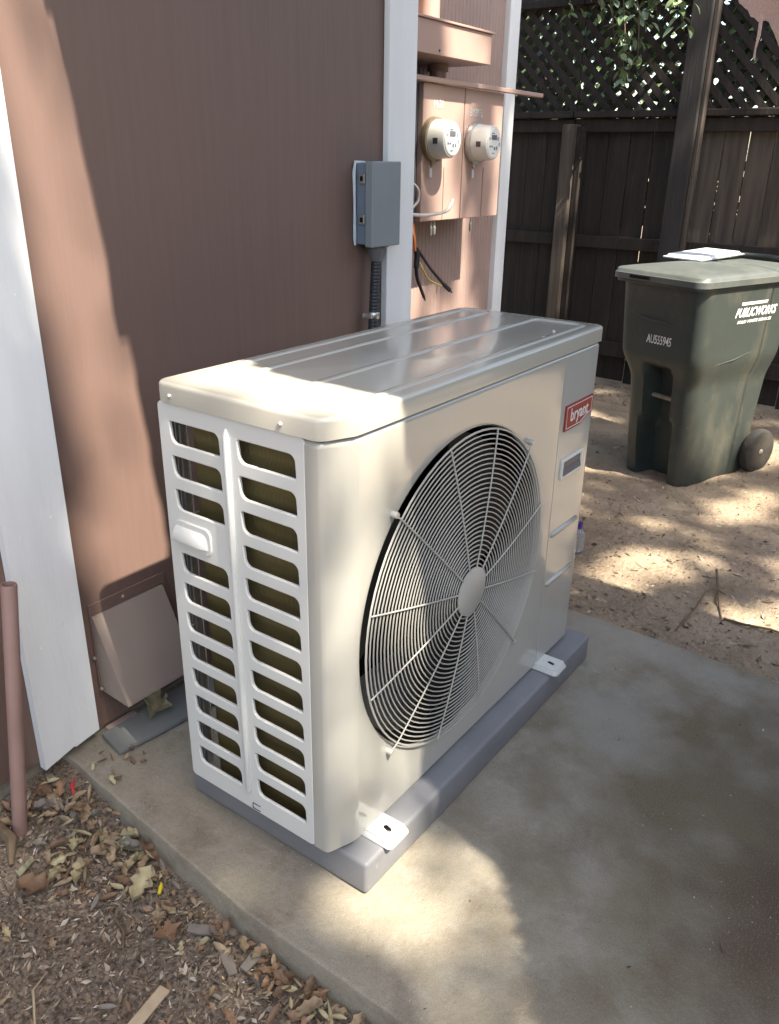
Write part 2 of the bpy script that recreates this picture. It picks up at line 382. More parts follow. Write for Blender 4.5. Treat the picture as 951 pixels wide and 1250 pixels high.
# ------------------------------------------------------------------ porch roof overhead, unseen: board ends shaped to throw the sharp shade edge
ZR = 2.55
def porch():
    r = thing('porch_roof', (0.6, -.8, ZR), 'unseen low wooden porch roof of butted boards, shaped to shade the slab beside the house', 'roof')
    knots = [(-1.4, -.6), (-.62, -.26), (-.47, -.06), (-.32, .13), (-.22, .225), (-.05, .265), (.1, .29), (.5, .29), (.66, .262), (.82, .262), (.95, .30), (1.15, .315), (1.5, .308), (1.62, .305), (1.72, .292), (1.8, .308), (2.6, .31)]
    def edge(v):
        for (a, x), (b_, y) in zip(knots, knots[1:]):
            if a <= v <= b_: return x+(y-x)*(v-a)/(b_-a)
        return knots[0][1] if v < knots[0][0] else knots[-1][1]
    y = -4.3; i = 0
    while y < .70:
        y1 = min(y+(.02 if -.8 < y+.65*ZR < .05 else .055), .70); v = (y+y1)/2+.65*ZR
        u = edge(v) + random.uniform(-.006, .006)
        b = MB(); b.box(u-.12*ZR, 1.395-.12*ZR if -.0 < v < .19 else 1.425-.12*ZR, y, y1-.0002, ZR, ZR+.03)
        b.build('board', M['roofw'], r); y = y1; i += 1
    b = MB(); b.box(1.4255-.12*ZR, 1.53-.12*ZR, -4.3, .70, ZR, ZR+.06); b.build('fascia', M['roofw'], r)
    for yy in (-4.1, -2.8, -1.7, -.3):
        b = MB(); b.box(.0, 1.14, yy, yy+.04, ZR-.10, ZR-.002); b.build('joist', M['roofw'], r)
    for xx in (.35, 1.08):
        b = MB(); b.box(xx, xx+.09, -4.22, -4.13, -.1, ZR-.102); b.build('post', M['roofw'], r)
porch()
def screen():  # added out of view to keep low light off slab and pad
    w = thing('shade_screen', (.7, -1.25, 0), 'low dark wooden board screen added out of view to darken the slab and pad', 'screen')
    x = .02; i = 0
    while x < 1.42:
        b = MB(); b.box(x, x+.135, -1.27, -1.25, -.12, .98+.004*(i % 3)); b.build('board', M['post'], w); x += .139; i += 1
    b = MB(); b.box(.02, 1.41, -1.249, -1.215, .90, .97); b.build('rail', M['post'], w)
screen()

# ------------------------------------------------------------------ trees that shade the yard
LIT = [ # centre u, v, radii, kept share of leaves: gaps cut in the unseen crowns to place the sun patches
    (.225, .22, .175, .34, .20), (.045, -.10, .085, .11, 0), (.27, .85, .16, .30, 0), (.30, 1.6, .16, .75, .04), (.10, -.28, .15, .2, .30), (2.4, -.95, 1.1, .6, 0), (3.2, 1.42, .28, .34, 0), (4.3, 2.47, .35, .28, .1), (4.25, 2.05, .2, .3, .2),
    (1.72, .02, .22, .13, .0), (1.55, -.42, .13, .16, 0), (1.95, -.30, .13, .2, .15), (1.50, .18, .12, .1, .2), (2.05, .02, .22, .1, .25), (2.45, -.08, .12, .14, .0), (2.25, .12, .15, .1, .3),
    (2.62, -.12, .25, .12, .0), (2.6, .72, .35, .12, .0), (3.35, .0, .3, .18, .0), (3.0, 1.05, .5, .4, .0), (2.95, .5, .35, .4, .0),(2.3, .35, .25, .1, .3),
    (1.93, 1.98, .11, .5, .0), (2.02, 1.86, .16, .12, .25), (2.34, 1.75, .085, .2, .0), (2.25, 1.55, .24, .09, .0), (1.82, 1.8, .05, .12, .3), (4.45, 1.15, .12, .5, .1), (4.35, 1.75, .1, .3, .3), (4.5, .55, .15, .2, .1)]
def keep(u, v):
    k = 1.0
    for cu_, cv, ru, rv, q in LIT:
        d = ((u-cu_)/ru)**4+((v-cv)/rv)**4 if cu_ < .5 else ((u-cu_)/ru)**2+((v-cv)/rv)**2
        if d < 1.45:
            t = q if d < 1 else q+(1-q)*(d-1)/.45
            k = min(k, t)
    if 1.45 < u < 4.0 and v < .8: k = min(k, .9)
    return k
def leaf_quad(b, p, s, rnd, col=None):
    n = Vector((rnd.gauss(0, 1), rnd.gauss(0, 1), rnd.gauss(.6, 1))).normalized()
    a = n.orthogonal().normalized(); a.rotate(Matrix.Rotation(rnd.uniform(0, 6.28), 3, n)); c = n.cross(a)
    b.add([p-a*s, p-c*s*.45+n*s*.1, p+a*s, p+c*s*.45+n*s*.1], [(0, 1, 2, 3)], col)
def shade_tree():
    rnd = random.Random(3)
    for k, (tx, ty, lab) in enumerate(((-2.4, -6.9, 'tall broad leafy tree shading the left of the yard'), (3.0, -7.5, 'tall broad leafy tree shading the yard by the bin'))):
        t = thing('shade_tree', (tx, ty, -.07), lab, 'tree', 'trees that shade the yard')
        b = MB(); b.tube([(tx, ty, -.1), (tx+.05, ty, 1.5), (tx-.03, ty+.1, 3.2), (tx+.1, ty+.3, 6.5), (tx, ty+.3, 10.6)], [.30, .24, .20, .15, .03], 12)
        for j in range(9):
            q = j*2.4; z0 = 5.2+j*.55; e = Vector(((math.cos(q)*.5-.1 if k == 0 else math.cos(q)*.8+.3), math.sin(q)*1.3, 1.4))
            p = Vector((tx, ty+.15, z0)); b.tube([p, p+e*.5+Vector((0, 0, -.1)), p+e], [.06, .04, .012], 6)
        b.build('trunk', M['bark'], t, 60)
        c = MB()
        lo, hi, vl, vh = (-1.0, .36, -1.1, 2.3) if k == 0 else (1.40, 5.4, -1.3, 3.3)
        n = int((hi-lo)*(vh-vl)*(2100 if k == 0 else 560))
        for _ in range(n):
            z = rnd.uniform(9.0, 10.8); u = rnd.uniform(lo, hi); v = rnd.uniform(vl, vh)
            if rnd.random() > keep(u, v): continue
            leaf_quad(c, Vector((u-.12*z, v-.65*z, z)), rnd.uniform(.045, .078) if k == 0 else rnd.uniform(.09, .15), rnd)
        cr = c.build('crown', M['leafb'], t, recalc=False); cr['kind'] = 'stuff'
shade_tree()
def far_greens():
    rnd = random.Random(9)
    spots = [(5.2, 2.3, 1.3, 2.6, 'bushy green shrub behind the lattice nearest the house corner'), (5.5, 1.2, 1.2, 2.5, 'leafy shrub behind the middle of the lattice fence'), (5.4, .1, 1.0, 2.5, 'green shrub behind the lattice right of the tall post'), (7.5, 3.6, 1.6, 4.4, 'large dark tree beyond the fence by the house corner'), (9.5, 0.2, 1.9, 4.6, 'large tree beyond the fence above the bin')]
    for x, y, r, h, lab, cnt in [q+(w_,) for q, w_ in zip(spots, (1900, 2600, 6500, 3000, 3500))]:
        t = thing('shrub' if h < 3 else 'tree', (x, y, -.07), lab, 'shrub' if h < 3 else 'tree')
        b = MB(); b.tube([(x, y, -.1), (x+.04, y, h*.4), (x, y+.05, h*.8)], [.07, .05, .015], 7)
        for j in range(5):
            q = j*2.4; b.tube([(x, y, h*.3), (x+math.cos(q)*r*.6, y+math.sin(q)*r*.6, h*.65)], [.03, .008], 5)
        b.build('trunk', M['bark'], t, 60)
        c = MB(); cl = [(Vector((rnd.gauss(0, r*.45), rnd.gauss(0, r*.45), rnd.uniform(h*.25, h))), rnd.uniform(.25, .5)*r) for _ in range(14)]
        for _ in range(cnt):
            o, rr = rnd.choice(cl); d = Vector((rnd.gauss(0, 1), rnd.gauss(0, 1), rnd.gauss(0, 1))).normalized()*rr*rnd.random()**.4
            q = Vector((x, y, 0))+o+d
            if q.x > 4.42: leaf_quad(c, q, rnd.uniform(.045, .075), rnd)
        cr = c.build('crown', M['leafb'], t, recalc=False); cr['kind'] = 'stuff'
far_greens()
def leaning_tree():  # added tree: its crown, above the view, cuts sky light on the yard
    rnd = random.Random(41); t = thing('shade_tree', (5.6, 2.9, -.07), 'broad leaning tree with unseen crown, added behind the house corner to darken the yard', 'tree', 'trees that shade the yard')
    b = MB(); b.tube([(5.6, 2.9, -.1), (5.5, 2.8, 1.6), (5.2, 2.4, 3.0), (4.6, 1.9, 4.2), (4.0, 1.4, 5.0)], [.2, .16, .13, .09, .03], 10)
    for q in range(7):
        p = Vector((5.2-.15*q, 2.4-.12*q, 3.0+.25*q)); b.tube([p, p+Vector((math.cos(q*2.4)*1.1, math.sin(q*2.4)*1.1, .7))], [.05, .012], 6)
    b.build('trunk', M['bark'], t, 60)
    c = MB(); cl = [(Vector((rnd.uniform(3.2, 6.2), rnd.uniform(.6, 3.4), rnd.uniform(3.9, 5.4))), rnd.uniform(.4, .7)) for _ in range(26)]
    for _ in range(5200):
        o, rr = rnd.choice(cl); d = Vector((rnd.gauss(0, 1), rnd.gauss(0, 1), rnd.gauss(0, .7))).normalized()*rr*rnd.random()**.4
        leaf_quad(c, o+d, rnd.uniform(.06, .10), rnd)
    cr = c.build('crown', M['leafb'], t, recalc=False); cr['kind'] = 'stuff'
leaning_tree()

# ------------------------------------------------------------------ fences
XF = 4.2
def fence():
    f = thing('wooden_fence', (XF, .9, -.05), 'dark weathered board fence with diagonal lattice along its top', 'fence')
    rnd = random.Random(5)
    y = -2.2
    while y < 3.4:
        w = .133; d = rnd.uniform(-.004, .004); g = rnd.choice((.002, .003, .004, .007))
        b = MB(); zt = 1.475; b.box(XF+.045+d, XF+.062+d, y+g/2, y+w-g/2, -.06+rnd.uniform(-.02, .01), zt, .002)
        mm = M['fence2'] if .28 < y+.06 < .82 and rnd.random() < .8 else M['fence']
        b.build('board', mm, f); y += w
    bays = [(-2.2, .93), (.93, 1.60), (1.60, 3.4)]
    for a, c in bays:
        for z0, z1, th in ((.10, .19, .045), (.75, .82, .045), (1.40, 1.47, .042)):
            b = MB(); b.box(XF+.044-th, XF+.044, a+.002, c-.002, z0, z1, .004); b.build('rail', M['fence'], f)
        b = MB(); b.box(XF-.03, XF+.085, a+.002, c-.002, 1.477, 1.512, .004); b.build('cap_rail', M['fence'], f)
        b = MB(); b.box(XF-.02, XF+.075, a+.002, c-.002, 2.06, 2.10, .004); b.build('top_rail', M['fence'], f)
    # lattice
    z0, z1 = 1.513, 2.059; w = .036; pitch = .092; s2 = math.sqrt(.5)
    for layer, sg in ((0, 1), (1, -1)):
        xx = XF+.018+layer*.011
        for a, c in bays:
            a = max(a, -.3); c = min(c, 3.0)
            k = a-1.0
            while k < c+1.0:
                # slat centre line: y = k + sg*(z-z0); clip to the bay
                poly = [(k-w*.707, z0), (k+w*.707, z0), (k+w*.707+sg*(z1-z0), z1), (k-w*.707+sg*(z1-z0), z1)]
                poly = clip(poly, a+.002, c-.002)
                if len(poly) >= 3:
                    b = MB(); b.prism(poly, lambda p, q, t: (xx+t, p, q), .0085); b.build('slat', M['fence'], f)
                k += pitch
    for yy, sz in ((1.60, .06), (3.35, .05)):
        b = MB(); b.box(XF-.10, XF-.002, yy-.045, yy+.03, -.08, 1.44, .004); b.build('post', M['fence2'], f)
        b = MB(); b.box(XF-.06, XF-.002, yy-.085, yy-.048, -.08, 1.43, .003); b.build('post', M['fence'], f)
    return f
def clip(poly, a, c):
    def cut(p, val, keepgt):
        out = []
        for i in range(len(p)):
            (x0, y0), (x1, y1) = p[i], p[(i+1) % len(p)]
            in0 = (x0 >= val) if keepgt else (x0 <= val); in1 = (x1 >= val) if keepgt else (x1 <= val)
            if in0: out.append((x0, y0))
            if in0 != in1:
                t = (val-x0)/(x1-x0); out.append((val, y0+(y1-y0)*t))
        return out
    p = cut(poly, a, True)
    return cut(p, c, False) if len(p) >= 3 else []
fence()
def big_post():
    p = thing('tall_post', (4.07, .87, -.05), 'tall thick dark timber post standing in front of the lattice fence', 'post')
    b = MB(); b.box(4.06, 4.14, .835, .945, -.1, 2.7, .006); b.build('timber', M['post'], p)
    b = MB(); b.box(4.085, 4.14, .812, .834, -.1, 2.69, .004); b.build('side_strip', M['fence2'], p)
big_post()
def opposite_fence():  # added behind the camera, raised to block the low sky
    f = thing('sky_block_fence', (0, -7.0, -.07), 'unseen plain dark board fence added opposite the house to block low sky light', 'fence')
    b = MB(); y = -14
    while y < 14: b.box(y, y+.14, -7.02, -7.0, -.1, 2.3); y += .143
    o = b.build('boards', M['fence'], f); o['kind'] = 'stuff'
opposite_fence()
def sky_block():  # unseen house, added to hold sky light back from the porch side
    h = thing('sky_block_house', (4, -5.4, -.07), 'unseen tan house wall added across the yard to cut sky light under the porch', 'house')
    b = MB(); b.box(.3, 10, -6.4, -5.4, -.1, 3.0); w = b.build('wall', mat('tan_siding', (.27, .21, .15), (.24, .185, .13), 3, .8), h)
    b = MB()
    for i in range(19): b.box(.3, 10, -5.398, -5.39, -.1+i*.155, .04+i*.155)
    o = b.build('siding_board', w.data.materials[0], h); o['kind'] = 'stuff'
    b = MB(); b.prism([(-5.1, 3.005), (-5.1, 3.06), (-6.0, 3.5), (-6.7, 3.06), (-6.7, 3.005)], lambda a, c, t: (t+.1, a, c), 10.1); b.build('roof', M['roofw'], h)
sky_block()
# ------------------------------------------------------------------ vine
def leaflet(Lg, Wd, fold=.15, droop=.2):
    b = MB(); n = 6; vs = []
    for i in range(n+1):
        t = i/n; w = Wd*.5*math.sin(PI*min(1, t*.93+.05))**.8*(1-.25*t)
        if i == n: w = 0
        z = -droop*Lg*t*t
        for s_ in (-1, 0, 1): vs.append((t*Lg, s_*w, z+abs(s_)*w*fold*2))
    fs = [(i*3+j, i*3+j+1, i*3+j+4, i*3+j+3) for i in range(n) for j in range(2)]
    b.add(vs, fs); return b
def vine():
    rnd = random.Random(12)
    v = thing('climbing_vine', (4.0, 1.3, 1.5), 'green leafy vine trailing over the top of the lattice', 'plant')
    stems = [[(4.1, 1.40, 2.45), (4.06, 1.34, 2.15), (4.05, 1.29, 1.9), (4.06, 1.27, 1.62)],
             [(4.1, 1.15, 2.5), (4.0, 1.02, 2.2), (3.96, .96, 1.98), (3.95, .93, 1.86)],
             [(4.12, 1.75, 2.4), (4.08, 1.66, 2.12), (4.07, 1.62, 2.0)],
             [(4.12, 1.62, 2.35), (4.09, 1.48, 2.08), (4.08, 1.44, 1.98)],
             [(4.1, 1.25, 2.4), (4.05, 1.15, 2.05), (4.06, 1.12, 1.95)], [(4.1, 1.9, 2.5), (4.1, 1.3, 2.25), (4.1, .7, 2.3)], [(4.12, 1.5, 2.3), (4.06, 1.38, 2.0), (4.07, 1.35, 1.85)], [(4.1, 1.08, 2.3), (4.03, 1.04, 2.1), (4.02, 1.0, 1.98)], [(4.1, 1.33, 2.2), (4.05, 1.22, 1.98), (4.06, 1.2, 1.75)]]
    shades = [(.9, 1, .9), (1.3, 1.25, 1.3), (1.9, 1.8, 2.6), (1.5, 1.5, 1.8), (.6, .7, .6)]
    protos = []
    for i in range(5):
        bb = leaflet(.062, .036, rnd.uniform(.05, .25), rnd.uniform(.1, .4)); bb.c = [shades[i]]*len(bb.f)
        protos.append(bb.mesh('leaf', M['leafg'], smooth=180))
    o = ORG[v.name]
    nl = 0
    for s_ in stems:
        pts = [Vector(p) for p in s_]
        b = MB(); b.tube(pts, [.004]*(len(pts)-1)+[.0015], 5); b.build('stem', M['twig'], v, 60)
        for i in range(len(pts)-1):
            seg = pts[i+1]-pts[i]; m = max(2, int(seg.length/.02))
            for q in range(m):
                p = pts[i]+seg*((q+rnd.random()*.6)/m)
                base = rnd.uniform(0, 6.28)
                for d in range(rnd.choice((1, 2, 3))):
                    lo = link('leaf', rnd.choice(protos), v)
                    lo.location = p-o+Vector((rnd.gauss(0, .025), rnd.gauss(0, .03), rnd.gauss(0, .02)))
                    lo.rotation_euler = (rnd.uniform(-.6, .6), rnd.uniform(.0, .9), base+d*1.1)
                    k = rnd.uniform(.7, 1.15); lo.scale = (k, k, k); nl += 1
vine()
def torn_cloth():
    rnd = random.Random(2)
    c = thing('torn_cloth', (3.0, .2, 1.9), 'frayed dusty pink cloth hanging in from the upper right beyond the bin', 'cloth')
    b = MB(); nu, nv = 26, 14; vs = []
    A, B, C_, D = Vector((3.0, .50, 1.90)), Vector((3.02, .15, 1.63)), Vector((2.9, .30, 2.35)), Vector((2.8, -.55, 2.0))
    for j in range(nv+1):
        for i in range(nu+1):
            s_, t = i/nu, j/nv
            p = (A*(1-s_)+B*s_)*(1-t)+(C_*(1-s_)+D*s_)*t
            p = p+Vector((math.sin(t*9+s_*3)*.015+nz(s_*4, t*4)*.03, 0, nz(s_*7, t*5, 4)*.018 + (rnd.uniform(-.02, .012) if j == 0 else 0)))
            vs.append(p)
    b.add(vs, [(j*(nu+1)+i, j*(nu+1)+i+1, (j+1)*(nu+1)+i+1, (j+1)*(nu+1)+i) for j in range(nv) for i in range(nu)])
    o = b.build('cloth_sheet', M['cloth'], c, 60)
    b = MB()
    for q in range(3):
        y = .310-q*.004
        pts = [Vector((2.99, y, 1.775)), Vector((2.985, y-.004+nz(q, 1)*.01, 1.70)), Vector((2.985, y-.002+q*.003, 1.655)), Vector((2.985, y+nz(q, 7)*.01, 1.612+rnd.uniform(0, .02)))]
        b.tube(pts, [.0032, .0028, .0024, .001], 5)
    b.build('frayed_strip', M['cloth'], c, 60)
    b = MB(); b.tube([(2.8, -.56, 2.0), (2.6, -1.6, 2.25), (2.4, -3.0, 2.5)], .004, 5); b.tube([(2.9, .3, 2.35), (2.9, .6, 2.8), (2.6, 1.127, 3.1)], .004, 5); b.build('cord', M['twig'], c, 60)
torn_cloth()

# ------------------------------------------------------------------ the outdoor unit
UW, UD, ZB, ZT = .969, .3753, .085, .858
def unit():
    u = thing('outdoor_unit', (.48, .19, .073), 'ivory metal outdoor air conditioning unit with large round fan guard and slotted end', 'air conditioner')
    # --- slotted end panel
    y0, y1 = .0535, UD
    holes = [rrect(-y1+.001, -y0, ZB, ZT, .008)]
    rows = [(.831-.0604*i-.042, .831-.0604*i) for i in range(12)]
    for i, (a, c) in enumerate(rows):
        def slot(l, r):
            # top left tight, lower left swept, as pressed
            p = rrect(l, r, a, c, .012, 5, (.014, .007, .014, .005)); return [(x + (.004*(c-y)/(c-a) if x < (l+r)/2 else .002*(c-y)/(c-a)), y) for x, y in p]
        holes.append(slot(-.194, -.070))
        if i != 3: holes.append(slot(-.352, -.232))
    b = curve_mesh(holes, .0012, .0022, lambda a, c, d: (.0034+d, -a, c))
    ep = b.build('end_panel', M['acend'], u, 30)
    b = MB(); pts = [(-.0012, .2135, z) for z in (.118, .128, .3, .5, .7, .832, .842)]
    b.tube(pts, [.0015, .0062, .0062, .0062, .0062, .0062, .0015], 10); b.build('centre_rib', M['acend'], ep, 60)
    for i, (a, c) in enumerate(rows):       # turned-in lips of the slots
        pass
    # lifting handle: oval plate and hooded grip
    zc = (rows[3][0]+rows[3][1])/2 - .004
    b = curve_mesh([rrect(-.355, -.268, zc-.022, zc+.026, .012)], .0008, .0015, lambda a, c, d: (-.0012+d, -a, c))
    hp = b.build('handle_plate', M['acend'], ep, 30)
    b = MB(); sec = [(-.001, .017), (-.006, .0165), (-.0135, .006), (-.0165, -.004), (-.0155, -.007), (-.012, -.006), (-.004, .004), (-.001, .004)]
    lo = []
    for yy, k in ((.3525, .9), (.350, 1), (.31, 1), (.288, .97), (.2775, .5), (.2735, .2)):
        lo.append([(.0+x*k, yy, zc+z+(1-k)*-.006) for x, z in sec])
    b.loft(lo); b.build('grip', M['acend'], hp, 50)
    b = MB(); b.box(-.0012, .0, .186, .206, .100, .101); b.box(-.0012, 0, .205, .206, .088, .101); b.box(-.0012, 0, .186, .206, .088, .089); b.build('label_mark', M['ink'], ep)
    # --- coil, liner, guard wires seen through the slots
    path = [(.028, .045)]+[(.028, .045+.265*i/6) for i in range(1, 7)]
    for i in range(1, 9):
        q = PI-PI/2*i/8; path.append((.028+.038+.038*math.cos(q), .310+.038*math.sin(q)))
    path += [(.066+.83*i/6, .348) for i in range(1, 7)]
    b = MB(); n = len(path); th = .022; vs = []
    inner = [(x+th*(1 if i < 7 else max(0, 1-(i-6)/8) if i < 15 else 0), y-th*(0 if i < 7 else min(1, (i-6)/8))) for i, (x, y) in enumerate(path)]
    lp = [[(x, y, z) for x, y in path]+[(x, y, z) for x, y in reversed(inner)] for z in (.095, .85)]
    lp = []
    for k in range(91):
        z = .095+.755*k/90; e = .0009*math.cos(k/90*2*PI*30)
        lp.append([(x-(e if i < 10 else 0), y, z) for i, (x, y) in enumerate(path)]+[(x, y, z) for x, y in reversed(inner)])
    b.loft(lp); b.build('coil', M['coil'], u, 60)
    for xa, xb in ((.030, .046), (.945, .965)):
        b = MB(); b.box(xa, xb, UD-.012, UD-.001, ZB+.006, ZT-.006, .003); b.build('corner_post', M['steel'], u)
    b = MB(); b.box(.0045, .029, UD-.003, UD-.001, ZB+.006, ZT-.006); b.build('rear_flange', M['fitting'], u)
    b = MB()
    for i in range(10):
        x = .055+.1*i; b.tube([(x, UD-.004, .84), (x, UD-.004, .12), (x, UD-.008, .11), (x, .36, .105)], .0015, 5)
    for z in (.2, .42, .64, .82): b.tube([(.02, UD-.007, z), (.95, UD-.007, z)], .0015, 5)
    b.build('rear_guard', M['wire'], u, 60)
    b = MB(); b.box(.004, .965, .03, UD-.002, ZB-.002, ZB+.008, .002); b.build('base_pan', M['ac'], u)
    b = MB(); b.box(.775, .780, .03, .283, .096, .852); b.build('partition', M['dark'], u)
    b = MB(); b.box(.12, .775, .300, .304, .097, .85); b.box(.096, .1, .07, .24, .097, .85); b.build('inner_liner', M['dark'], u)
    # --- front panel with the round opening
    CX, CZ, RO = .389, .465, .322
    XS = .774; zl, zh = ZB, ZT-.010
    ang = sorted(set([2*PI*i/96 for i in range(96)]+[math.atan2(z-CZ, x-CX) % (2*PI) for x in (.064, XS) for z in (zl, zh)]))
    b = MB(); n = len(ang); inner = []; mid = []; outer = []; back = []; rim = []
    for q in ang:
        c, s_ = math.cos(q), math.sin(q)
        t = min((XS-CX)/c if c > 1e-9 else 9, (.064-CX)/c if c < -1e-9 else 9, (zh-CZ)/s_ if s_ > 1e-9 else 9, (zl-CZ)/s_ if s_ < -1e-9 else 9)
        outer.append((CX+c*t, 0, CZ+s_*t))
        for lst, r, y in ((mid, RO+.006, 0), (inner, RO+.001, .0015), (rim, RO-.002, .007), (back, RO-.012, .05)): lst.append((CX+c*r, y, CZ+s_*r))
    b.loft([outer, mid, inner, rim], False, False)
    orf = MB(); orf.loft([rim, back], False, False)
    # wrapped near corner
    prof = [(.0005, .0525), (.0, .050), (.0, .028), (.0015, .0235), (.006, .0195), (.030, .0095), (.048, .0025), (.056, .0006), (.064, 0)]
    vs = [(x, y, z) for z in (zl, zh) for x, y in prof]; m = len(prof)
    b.add(vs, [(i, i+1, m+i+1, m+i) for i in range(m-1)])
    # rolled top edge, right along
    full = prof+[(XS, 0)]
    vs = []; R = .010; K = 5
    for i, (x, y) in enumerate(full):
        nx, ny = (1, 0) if i < 4 else (.45, .9) if i < 7 else (0, 1)
        for k in range(K+1):
            t = PI/2*k/K; d = R*(1-math.cos(t)); vs.append((x+nx*d, y+ny*d, zh+R*math.sin(t)))
    b.add(vs, [(i*(K+1)+k, (i+1)*(K+1)+k, (i+1)*(K+1)+k+1, i*(K+1)+k+1) for i in range(len(full)-1) for k in range(K)])
    # bottom turn-under
    vs = []
    for i, (x, y) in enumerate(full):
        nx, ny = (1, 0) if i < 4 else (.45, .9) if i < 7 else (0, 1)
        vs += [(x, y, zl), (x+nx*.004, y+ny*.004, zl-.004), (x+nx*.02, y+ny*.02, zl-.004)]
    b.add(vs, [(i*3+k, i*3+k+1, (i+1)*3+k+1, (i+1)*3+k) for i in range(len(full)-1) for k in range(2)])
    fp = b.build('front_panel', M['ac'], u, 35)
    orf.build('orifice_ring', M['dark'], u, 60)
    # --- right-hand service panel
    prof = [(.7765, .012), (.7765, .002), (.778, 0), (.78, 0), (.90, 0), (.945, 0)]+[(.945+.024*math.sin(PI/2*i/6), .024-.024*math.cos(PI/2*i/6)) for i in range(1, 7)]+[(UW, .20), (UW, UD)]
    b = MB(); m = len(prof); vs = []
    for z, d in ((zl, .004), (zl+.003, 0), (zh, 0), (zh+.005, .0015), (zh+.0085, .005), (ZT, .010)):
        for x, y in prof: vs.append((min(x, UW-d) if x > .9 else x, y+d if y < .03 else y, z))
    b.add(vs, [(j*m+i, j*m+i+1, (j+1)*m+i+1, (j+1)*m+i) for j in range(5) for i in range(m-1)])
    sp = b.build('service_panel', M['ac'], u, 35)
    for zz in (.432, .303):
        b = MB(); b.tube([(.785, .0005, zz), (.79, .0, zz), (.925, .0, zz), (.932, .0005, zz)], [.001, .0065, .0065, .001], 8); b.build('pressed_ridge', M['ac'], sp, 60)
    b = curve_mesh([rrect(.803, .917, .566, .614, .004), rrect(.810, .910, .572, .608, .003)], .0015, .001, lambda a, c, d: (a, -.002+d, c))
    hr = b.build('handle_recess', M['acend'], sp, 30)
    b = MB(); b.add([(.810, -.0008, .572), (.910, -.0008, .572), (.910, -.0008, .608), (.810, -.0008, .608), (.815, -.0004, .600), (.905, -.0004, .600)], [(0, 1, 2, 3)])
    b.build('recess_back', M['fitting'], hr)
    b = MB(); b.prism([(.811, .588), (.909, .588), (.909, .573), (.811, .573)], lambda a, c, t: (a, -.0012-t*(1 if c < .58 else .1), c), .004); b.build('pull_lip', M['fitting'], hr)
    # badge
    bx = [(.797, .680), (.873, .680), (.925, .699), (.944, .699), (.944, .741), (.797, .741)]
    bx = [(.797, .682), (.878, .682), (.912, .694), (.942, .699), (.942, .741), (.797, .741)]
    b = MB(); b.prism(bx, lambda a, c, t: (a, -.0002-t, c), .003); bd = b.build('badge', M['red'], sp)
    inn = [(.803, .687), (.877, .687), (.910, .698), (.936, .703), (.936, .7355), (.803, .7355)]
    b = MB(); b.tube([(x, -.0034, z) for x, z in inn], .0009, 5, closed=True); b.build('badge_outline', M['badgew'], bd)
    b = text_mesh('bryant', .043, lambda a, c, d: (.8695+a, -.0036+d, .7135+c), .0006, space=1.0, width=.86); b.build('lettering', M['badgew'], bd)
    # --- lid
    def outline(o, r=.022):
        p = [(-o, .030), (.003-o*.6, .0235-o*.4), (.010-o*.4, .018-o*.8), (.052-o*.2, .001-o), (.066, -o)]
        p += [(.2, -o), (.4, -o), (.6, -o), (.8, -o)]
        for i in range(6):
            t = -PI/2+PI/2*i/5; p.append((UW-r+(r+o)*math.cos(t), r+(r+o)*math.sin(t)))
        for i in range(6):
            t = PI/2*i/5; p.append((UW-r+(r+o)*math.cos(t), UD-r+(r+o)*math.sin(t)))
        for i in range(6):
            t = PI/2+PI/2*i/5; p.append((r+(r+o)*math.cos(t), UD-r+(r+o)*math.sin(t)))
        return p
    b = MB(); lev = [(-.004, .8605), (.0035, .8605), (.0035, .887), (.0028, .8905), (.0008, .8928), (-.002, .894), (-.006, .8944)]
    b.loft([[(x, y, z) for x, y in outline(o)] for o, z in lev], False, True)
    ld = b.build('lid', M['aclid'], u, 40)
    b = MB(); b.tube([(x, y, .8597) for x, y in outline(-.009)], .003, 6, closed=True); b.build('lid_gasket', M['dark'], ld)
    def loop(x0, x1, ya, yb, r):
        p = rrect(x0, x1, ya, yb, r, 6); out = []
        for i in range(len(p)):
            a = p[i]; c = p[(i+1) % len(p)]; out.append(a); dd = math.hypot(c[0]-a[0], c[1]-a[1])
            if dd > .1:
                out += [(a[0]+(c[0]-a[0])*q/6, a[1]+(c[1]-a[1])*q/6) for q in range(1, 6)]
        return out
    for x0, x1, ya, yb in ((.075, .935, .034, .158), (.075, .935, .212, .225), (.075, .945, .288, .352)):
        if ya > .2 and yb < .23: continue
        b = MB(); b.tube([(x, y, .8938) for x, y in loop(x0, x1, ya, yb, .022)], .0095, 12, closed=True, sq=.30); b.build('raised_rib', M['aclid'], ld, 70)
    for px, py in ((0, .338), (0, .094)):
        b = MB(); b.lathe([(.0001, -.004), (.0026, -.004), (.0042, -.0015), (.0044, .001)], (-.0035, py, .8735), 'x', 12); b.build('screw', M['screw'], ld, 50)
    for px, py in ((.62, .06), (.70, .075)):
        b = MB(); b.lathe([(.0044, -.001), (.0040, .002), (.002, .003), (.0001, .003)], (px+.12, py-.02, .8938), 'z', 12); b.build('screw', M['screw'], ld, 50)
    # --- fan guard
    HUBR, RG = .050, .317
    def gy(r):
        return -.022+.012*max(0, (r-HUBR)/(RG-HUBR))**2
    g = MB(); g.lathe([(.0001, -.0262), (HUBR-.003, -.0262), (HUBR, -.0245), (HUBR, -.021)], (CX, 0, CZ), 'y', 40); gd = g.build('fan_guard', M['wire'], u, 40)
    nr = 28
